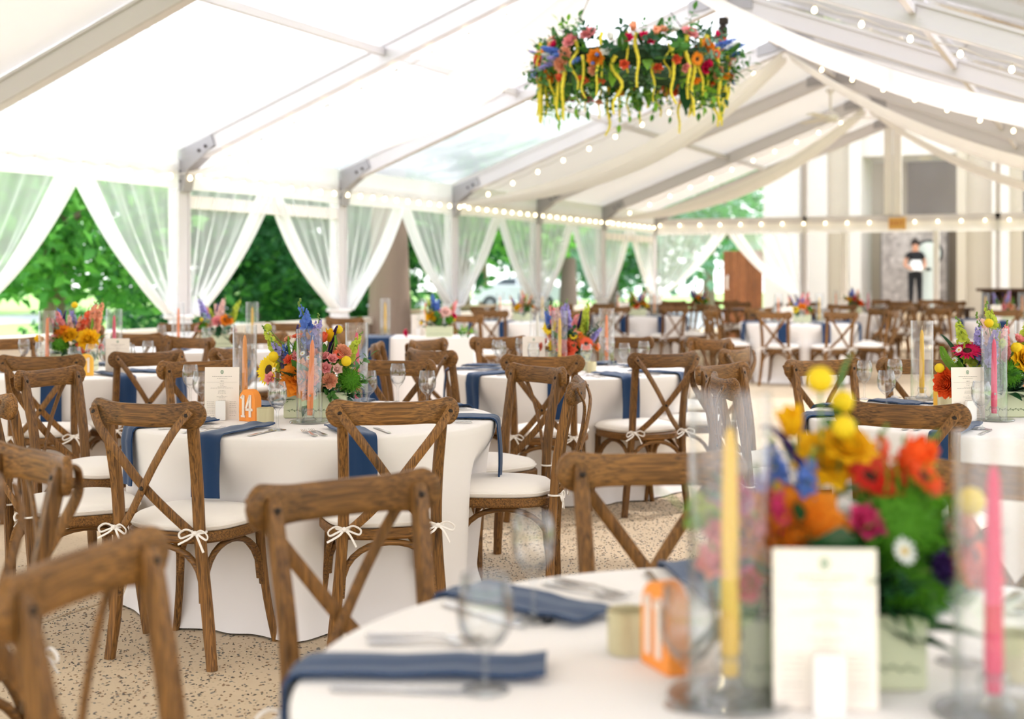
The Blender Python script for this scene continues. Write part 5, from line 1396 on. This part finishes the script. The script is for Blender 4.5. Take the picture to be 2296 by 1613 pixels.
# loose chairs of tables outside the frame or between tables
chair((-1.15, 3.24), (-.72, -.69), 'blurred brown chair at the left edge, turned away from table 14', 'chairs of tables outside the frame')
chair((-1.05, 2.64), (-1, -.12), 'blurred brown chair cut off at the lower left edge with a looped tie', 'chairs of tables outside the frame')
chair((-1.30, 10.5), (-.9, .45), 'brown chair between the hurricane with pink taper and the navy runner table', 'loose chairs')
chair((-1.75, 13.9), (.35, .94), 'small brown chair below the second tent post, seen from behind', 'loose chairs')
chair((-.52, 14.8), (.5, .86), 'small brown chair right of the runner table, seen from behind', 'loose chairs')
# ---- G: white table with a navy runner
G = (-.93, 13.2)
t = empty('sweetheart_table', cw(*G), TH); tag(t, 'narrow white-draped table with a navy runner over its left end', 'table')
def gcl(u, v):
    # rectangular drape, perimeter param u
    a, b = .55, .36; q = (u % 1) * 4; k = int(q); f_ = q - k
    c = [(-a, -b), (a, -b), (a, b), (-a, b)]; p0, p1 = c[k % 4], c[(k + 1) % 4]
    x, y = lerp(p0[0], p1[0], f_), lerp(p0[1], p1[1], f_)
    w = 1 + .10 * v * (1 + .25 * math.sin(u * 75))
    return (x * w, y * w, TZ - (TZ - .01) * v)
g_ = MB().grid(gcl, 120, 10, wrap=True); g_.box((0, 0, TZ - .004), (1.1, .72, .012)); obj('tablecloth', g_.mesh('sweetheart_cloth', M['cloth'], 50), t)
def grun(u, v):
    if v < .4: return (lerp(-.56, -.24, u), lerp(.3, -.375, v / .4), TZ + .006)
    q = (v - .4) / .6; return (lerp(-.57, -.24, u) * (1 + .03 * q), -.375 - .06 * q - .012 * math.sin(u * 20), TZ + .006 - .70 * q)
o = obj('navy_runner', MB().grid(grun, 20, 20).mesh('navy_runner', M['navy'], 50), None, cw(*G), (0, 0, TH)); tag(o, 'navy cloth runner hanging over the left end of the narrow table', 'runner')
arrangement(G[0] + .22, G[1] - .1, 'low loose flowers trailing over the narrow white table', random_spec(90, ('pink', 'yellow', 'lav', 'peach', 'hot'), ('gold', 'pink', 'blush'), 14) + [('sprig', 'green', .3, .0, .2, .2), ('sprig', 'fern', .33, .06, .2, .2), ('rose', 'hot', -.32, .04, .1, .07)], filler=8, seed=31, vase=True)
hurricane(G[0] - .33, G[1] + .1, 'yellow', 'glass hurricane with yellow taper above the navy runner')
hurricane(G[0] + .06, G[1] + .26, 'coral', 'glass hurricane with coral taper on the narrow white table')
menu(G[0] + .0, G[1] + .1, 'white menu card beside the navy runner')
# ---- dark farm tables near the gable
def farm(xc, zc, rz, lbl, L=1.9):
    t = empty('farm_table', cw(xc, zc), TH + rz); tag(t, lbl, 'table', 'dark wooden farm tables')
    for i in range(4): obj('top_plank', MB().box((0, (i - 1.5) * .2, .76), (L, .192, .045)).mesh('top_plank', M['dark_x']), t)
    for sx in (-1, 1):
        for sy in (-1, 1): obj('leg', MB().box((sx * (L / 2 - .12), sy * .3, .37), (.08, .08, .74)).mesh('farm_leg', M['dark_x']), t)
        obj('end_rail', MB().box((sx * (L / 2 - .12), 0, .69), (.05, .56, .09)).mesh('end_rail', M['dark_x']), t)
for xc, zc, rz, lbl, fx in ((3.35, 23.2, .1, 'dark wooden farm table in front of the plank door', -.1), (7.3, 24.2, -.1, 'dark wooden farm table in front of the porch person', None)):
    farm(xc, zc, rz, lbl)
    for i, (dx, dz) in enumerate(((-.5, -.75), (.45, -.72), (-.45, .8), (.5, .78))):
        ch = chair((xc + dx, zc + dz), (0, -math.copysign(1, dz)), f'brown cross-back chair, {("near left", "near right", "far left", "far right")[i]} seat of the {lbl[5:].replace("wooden ", "").replace("in front of", "by")}', 'chairs at farm tables')
    if fx is not None: arrangement(xc + fx, zc, 'small bright flowers on the dark farm table by the door', random_spec(95, ('coral', 'yellow', 'orange'), ('orange', 'gold'), 14), filler=8, seed=33)
# ================================================================= hanging flower ring
CHN = Vector((-3.63, 10.5, 3.07)); RR = .60
hang = tag(empty('flower_chandelier', CHN), 'round hanging flower chandelier of greenery, roses and trailing yellow amaranthus', 'chandelier')
obj('hoop', MB().tube([(RR * math.cos(t), RR * math.sin(t), 0) for t in [i * 2 * PI / 48 for i in range(49)]], .085, 8).mesh('ring_hoop', FM['core']), hang)
top_z = ZR - .15 - CHN.z
for i in range(4):
    a = i * PI / 2 + .4
    obj('suspension_wire', MB().tube([(RR * math.cos(a), RR * math.sin(a), .03), (-.15, 0, top_z)], .004, 5).mesh('suspension_wire', M['bolt']), hang)
r = random.Random(77)
AM = []
for s in range(4):
    q = random.Random(s); pts = crom([(0, 0, 0), (q.uniform(-.06, .06), q.uniform(-.05, .05), -.2), (q.uniform(-.12, .12), q.uniform(-.06, .06), -.5), (q.uniform(-.08, .08), 0, -.78), (q.uniform(-.1, .1), 0, -1)], 7)
    AM.append(MB().tube(pts, [.04 * (1 - .55 * i / len(pts)) * (1 + .22 * math.sin(i * 2.6)) for i in range(len(pts))], 7).mesh('amaranthus', FM['lemon'], 80))
def on_ring(a, rad, z): return Vector(((RR + rad) * math.cos(a), (RR + rad) * math.sin(a), z))
for i in range(298):
    a = r.uniform(0, 2 * PI); el = r.uniform(-1.5, 1.3); p = on_ring(a, .08 * math.cos(el), .08 * math.sin(el))
    d = Vector((math.cos(a) * math.cos(el), math.sin(a) * math.cos(el), math.sin(el) * 1.25)) + Vector((r.gauss(0, .4), r.gauss(0, .4), r.gauss(0, .25)))
    k = r.choice(('sprig', 'sprig', 'euca', 'bigleaf', 'sprig', 'fern')); L = r.uniform(.14, .26) * (1.2 if k == 'sprig' else 1)
    put_flower(hang, k, {'euca': 'euca', 'fern': 'green'}.get(k, r.choice(('green', 'dark', 'dark', 'green', 'fern'))), p, L, d, i)
for i in range(18):   # hanging foliage tails
    a = r.uniform(0, 2 * PI); p = on_ring(a, r.uniform(-.03, .1), -.08)
    put_flower(hang, 'sprig', r.choice(('green', 'fern', 'green')), p, r.uniform(.22, .36), Vector((math.cos(a) * .15, math.sin(a) * .15, -1)), i)
for i in range(96):
    a = 2 * PI * i / 96 + r.uniform(-.05, .05); el = r.uniform(-1.1, 1.1); p = on_ring(a, .05 + .15 * math.cos(el), .23 * math.sin(el))
    d = Vector((math.cos(a) * math.cos(el), math.sin(a) * math.cos(el), math.sin(el)))
    k = r.choice(('rose', 'bud', 'bud', 'ranunculus', 'gerbera', 'tulip', 'bud')); c_ = r.choice(('orange', 'coral', 'coral', 'pink', 'hot', 'peach', 'orange', 'white', 'deep', 'peach'))
    put_flower(hang, k, c_, p, {'rose': .15, 'bud': .10, 'ranunculus': .13, 'gerbera': .13, 'tulip': .10}[k], d, i)
for i in range(24):
    a = r.uniform(0, 2 * PI); el = r.uniform(-.5, .9); p = on_ring(a, .1, .1 * el)
    put_flower(hang, 'spike', r.choice(('blue', 'blue', 'lav', 'white')), p, r.uniform(.16, .24), Vector((math.cos(a), math.sin(a), el - .3)), i)
for i in range(54):
    a = 2 * PI * i / 54 + r.uniform(-.06, .06); z = r.uniform(-.1, .2)
    o = obj('amaranthus_tassel', AM[i % 4], hang, on_ring(a, .16 + r.uniform(-.05, .05), z), (0, 0, r.uniform(0, 6)), r.uniform(.26, .50))

# ================================================================= string lights
BULB = MB().lathe([(.001, -.034), (.016, -.028), (.022, -.014), (.021, 0), (.012, .018), (.010, .022)], 10).mesh('festoon_bulb', M['bulb'], 80)
SOCK = MB().lathe([(.011, .018), (.012, .022), (.011, .05), (.003, .056)], 8).mesh('bulb_socket', M['cable'])
def string(pts, sp, label, droop=.05):
    pts = [Vector(p) for p in pts]; t = empty('string_lights', pts[0]); tag(t, label, 'string lights', 'festoon string lights')
    path = []; bulbs = []
    for a, b in zip(pts[:-1], pts[1:]):
        n = max(1, int((b - a).length / sp))
        for i in range(n):
            p0, p1 = a.lerp(b, i / n), a.lerp(b, (i + 1) / n)
            path += [p0 - pts[0], (p0 + p1) / 2 - pts[0] - Vector((0, 0, droop * .5))]; bulbs.append(p0)
    path.append(pts[-1] - pts[0])
    obj('cable', MB().tube(path, .006, 5).mesh('light_cable', M['cable']), t)
    for p in bulbs:
        b = obj('bulb', BULB, t, p - pts[0] - Vector((0, 0, .05))); obj('socket', SOCK, b)
string([(XL + .13, YP(k), ZE - .13) for k in range(-2, 6)], .30, 'warm bulbs strung along the left eave')
string([(XL + .2, YG - .14, ZE - .08), (XR, YG - .14, ZE - .09), (XE - .2, YG - .14, ZE - .06)], .40, 'warm bulbs strung across the far gable beam')
for k, nm in ((0, 'nearest'), (2, 'middle'), (4, 'farthest')):
    for xa, side in ((XL, 'left'), (XE, 'right')):
        s = .14 if xa < XR else -.14
        string([(xa + s, YP(k) + .13, ZE - .1), (XR - s * .4, YP(k) + .13, ZR - .14)], .40, f'warm bulbs strung under the {nm} lit rafter, {side} slope')

# ================================================================= ceiling fan, ridge lamp, exit sign
fz = 3.70; fan = tag(empty('ceiling_fan', (XR, 20.1, fz)), 'white ceiling fan hanging from the ridge', 'fan')
obj('downrod', MB().tube([(0, 0, .08), (0, 0, ZR - .2 - fz)], .022, 8).mesh('downrod', M['white_paint']), fan)
obj('canopy', MB().lathe([(.02, -.05), (.07, 0), (.07, .03)], 12).mesh('canopy', M['white_paint']), fan, (0, 0, ZR - .23 - fz))
obj('motor', MB().lathe([(.001, -.07), (.08, -.06), (.12, -.02), (.12, .04), (.06, .09), (.02, .1)], 18).mesh('motor', M['white_paint']), fan)
for i in range(3): obj('blade', MB().box((.40, 0, 0), (.62, .12, .012), Matrix.Rotation(.2, 3, 'X')).mesh('fan_blade', M['white_paint']), fan, rot=(0, 0, i * 2 * PI / 3 + .3))
q = Vector((XR + .02, YP(1) + .02, ZR - .22))
sp = tag(empty('spot_lamp', q), 'small black spotlight clamped at the ridge beside the flower ring', 'lamp')
obj('clamp', MB().box((0, 0, -.02), (.1, .06, .08)).mesh('lamp_clamp', M['bolt']), sp); obj('housing', MB().lathe([(.02, .0), (.055, -.05), (.065, -.16), (.05, -.162), (.001, -.15)], 12).mesh('lamp_housing', M['bolt']), sp, (0, 0, -.05), (.4, .3, 0))
ex = at_Y(2012, 501, YG - .14); es = tag(empty('exit_sign', ex), 'amber exit sign hanging under the gable beam', 'sign')
obj('sign_box', MB().box((0, 0, 0), (.31, .05, .22)).mesh('sign_box', plain('sign_amber', C(232, 180, 96), .5)), es)
obj('lettering', text_mesh('EXIT', .13, .003, plain('sign_red', C(196, 104, 50), .5)), es, (0, -.028, 0), (PI / 2, 0, 0))
for s in (-1, 1): obj('hanger', MB().tube([(s * .12, 0, .1), (s * .12, 0, .2)], .005, 5).mesh('hanger', M['alu_grey']), es)

# ================================================================= person and photo booth on the porch
def person():
    base = at_Y(2052, 600, YB - .15); base.z = TER
    t = empty('person', base, .35); tag(t, 'person in dark top, white apron and black trousers holding papers on the porch', 'person')
    V = [(0, 0, .93), (0, 0, 1.10), (0, -.01, 1.28), (0, 0, 1.40), (0, -.02, 1.47),          # pelvis .. neck
         (.09, 0, .90), (.10, -.01, .50), (.10, .02, .09), (.11, -.13, .03),                # right leg
         (-.09, 0, .90), (-.10, -.01, .50), (-.10, .02, .09), (-.11, -.13, .03),            # left leg
         (.17, 0, 1.37), (.23, .0, 1.10), (.10, -.22, 1.04), (.03, -.27, 1.06),             # arm
         (-.17, 0, 1.37), (-.24, .02, 1.11), (-.11, -.22, 1.02), (-.04, -.27, 1.04),
         (0, -.035, 1.55), (0, -.03, 1.62)]
    E = [(0, 1), (1, 2), (2, 3), (3, 4), (0, 5), (5, 6), (6, 7), (7, 8), (0, 9), (9, 10), (10, 11), (11, 12), (3, 13), (13, 14), (14, 15), (15, 16), (3, 17), (17, 18), (18, 19), (19, 20), (4, 21), (21, 22)]
    R_ = [(.15, .11), (.135, .10), (.15, .11), (.11, .08), (.052, .052), (.095, .095), (.065, .065), (.045, .045), (.04, .035), (.095, .095), (.065, .065), (.045, .045), (.04, .035),
          (.06, .06), (.045, .045), (.033, .033), (.03, .022), (.06, .06), (.045, .045), (.033, .033), (.03, .022), (.085, .095), (.075, .085)]
    me = bpy.data.meshes.new('person_skeleton'); me.from_pydata(V, E, [])
    o_ = bpy.data.objects.new('person_tmp', me); COL.objects.link(o_)
    sk = o_.modifiers.new('skin', 'SKIN'); sk.use_smooth_shade = True
    for i, s in enumerate(R_): me.skin_vertices[0].data[i].radius = s
    me.skin_vertices[0].data[0].use_root = True
    o_.modifiers.new('sub', 'SUBSURF').levels = 2
    dg = bpy.context.evaluated_depsgraph_get(); bm_ = bpy.data.meshes.new_from_object(o_.evaluated_get(dg)); bpy.data.objects.remove(o_)
    bm_.name = 'person_body'; bm_.materials.clear()
    for m_ in (plain('skin', C(206, 150, 122), .6), plain('black_cloth', C(30, 30, 34), .9), plain('white_apron', C(236, 232, 228), .9), plain('shoe', C(24, 22, 22), .5)): bm_.materials.append(m_)
    for p_ in bm_.polygons:
        c = p_.center; p_.use_smooth = True
        arm = (c.y < -.125 or abs(c.x) > .185) and .95 < c.z < 1.28
        p_.material_index = 3 if c.z < .09 else 1 if c.z < .97 else 0 if (c.z > 1.44 or arm) else 2 if (c.z < 1.17 and c.y < .05) else 1
    obj('body', bm_, t)
    h = MB().ball((0, .005, 1.63), .108, 14, 10, (.92, 1.05, 1.05)); h.v = [(x, y if z > 1.6 or y > -.02 else y * .2 + .03, z) for x, y, z in h.v]
    h.v = [(x, max(y, -.075) if z < 1.68 else y, z) for x, y, z in h.v]
    h.ball((0, .11, 1.60), .05, 8, 6)
    obj('hair', h.mesh('hair', plain('dark_hair', C(44, 34, 30), .6), 80), t, (0, .015, .01))
    f_ = MB().ball((0, -.118, 1.565), .014, 6, 5, (.7, 1, 1.2)); obj('nose', f_.mesh('nose', bpy.data.materials['skin']), t)
    for s in (-1, 1): obj('eye', MB().ball((s * .03, -.105, 1.60), .009, 6, 4).mesh('eye', bpy.data.materials['dark_hair']), t)
    obj('mouth', MB().ball((0, -.108, 1.53), .014, 8, 4, (1, .3, .35)).mesh('mouth', plain('lips', C(176, 96, 90), .6)), t)
    for s in (-1, 1):
        hd = MB()
        for f in range(4): hd.tube(crom([(s * .035 - s * .012 * f, -.265, 1.055 - .014 * f), (s * .0 - s * .01 * f, -.30, 1.06 - .014 * f), (-s * .035 - s * .004 * f, -.29, 1.058 - .014 * f)], 3), [.009] * 6 + [.007], 6)
        hd.tube(crom([(s * .04, -.26, 1.07), (s * .025, -.285, 1.095), (s * .0, -.295, 1.10)], 3), .009, 6)
        obj('fingers', hd.mesh('fingers', bpy.data.materials['skin'], 80), t)
    pp = tag(obj('paper_sheets', MB().box((0, 0, 0), (.22, .30, .012), Matrix.Rotation(.9, 3, 'X')).mesh('paper_sheets', M['white_paint']), None, base + Vector((.08, -.30, 1.11)), (0, 0, .35)), 'white papers held by the person on the porch', 'papers')
person()
pb = at_Y(2082, 600, YB + .12); pb.z = TER
bt = tag(empty('photo_booth', pb, .1), 'white photo booth stand with black-rimmed round head beside the person', 'photo booth')
wp = plain('booth_white', C(206, 214, 208), .4); bk = plain('booth_black', C(26, 28, 30), .4)
obj('pillar', MB().box((0, 0, .62), (.26, .16, 1.18)).mesh('booth_pillar', wp), bt)
obj('foot', MB().box((0, 0, .03), (.42, .4, .05)).mesh('booth_foot', wp), bt)
obj('head', MB().lathe([(.001, -.05), (.27, -.05), (.27, .05), (.001, .06)], 30).mesh('booth_head', wp), bt, (0, -.02, 1.40), (PI / 2, 0, 0))
obj('light_rim', MB().tube([(.30 * math.cos(a), .0, .30 * math.sin(a)) for a in [i * 2 * PI / 40 for i in range(41)]], .035, 8).mesh('booth_rim', bk), bt, (0, -.03, 1.40))
obj('screen', MB().box((0, -.085, 1.02), (.12, .01, .07)).mesh('booth_screen', bk), bt)
for s in (-1, 1): obj('bracket', MB().box((s * .17, -.02, 1.12), (.1, .1, .1)).mesh('booth_bracket', bk), bt)
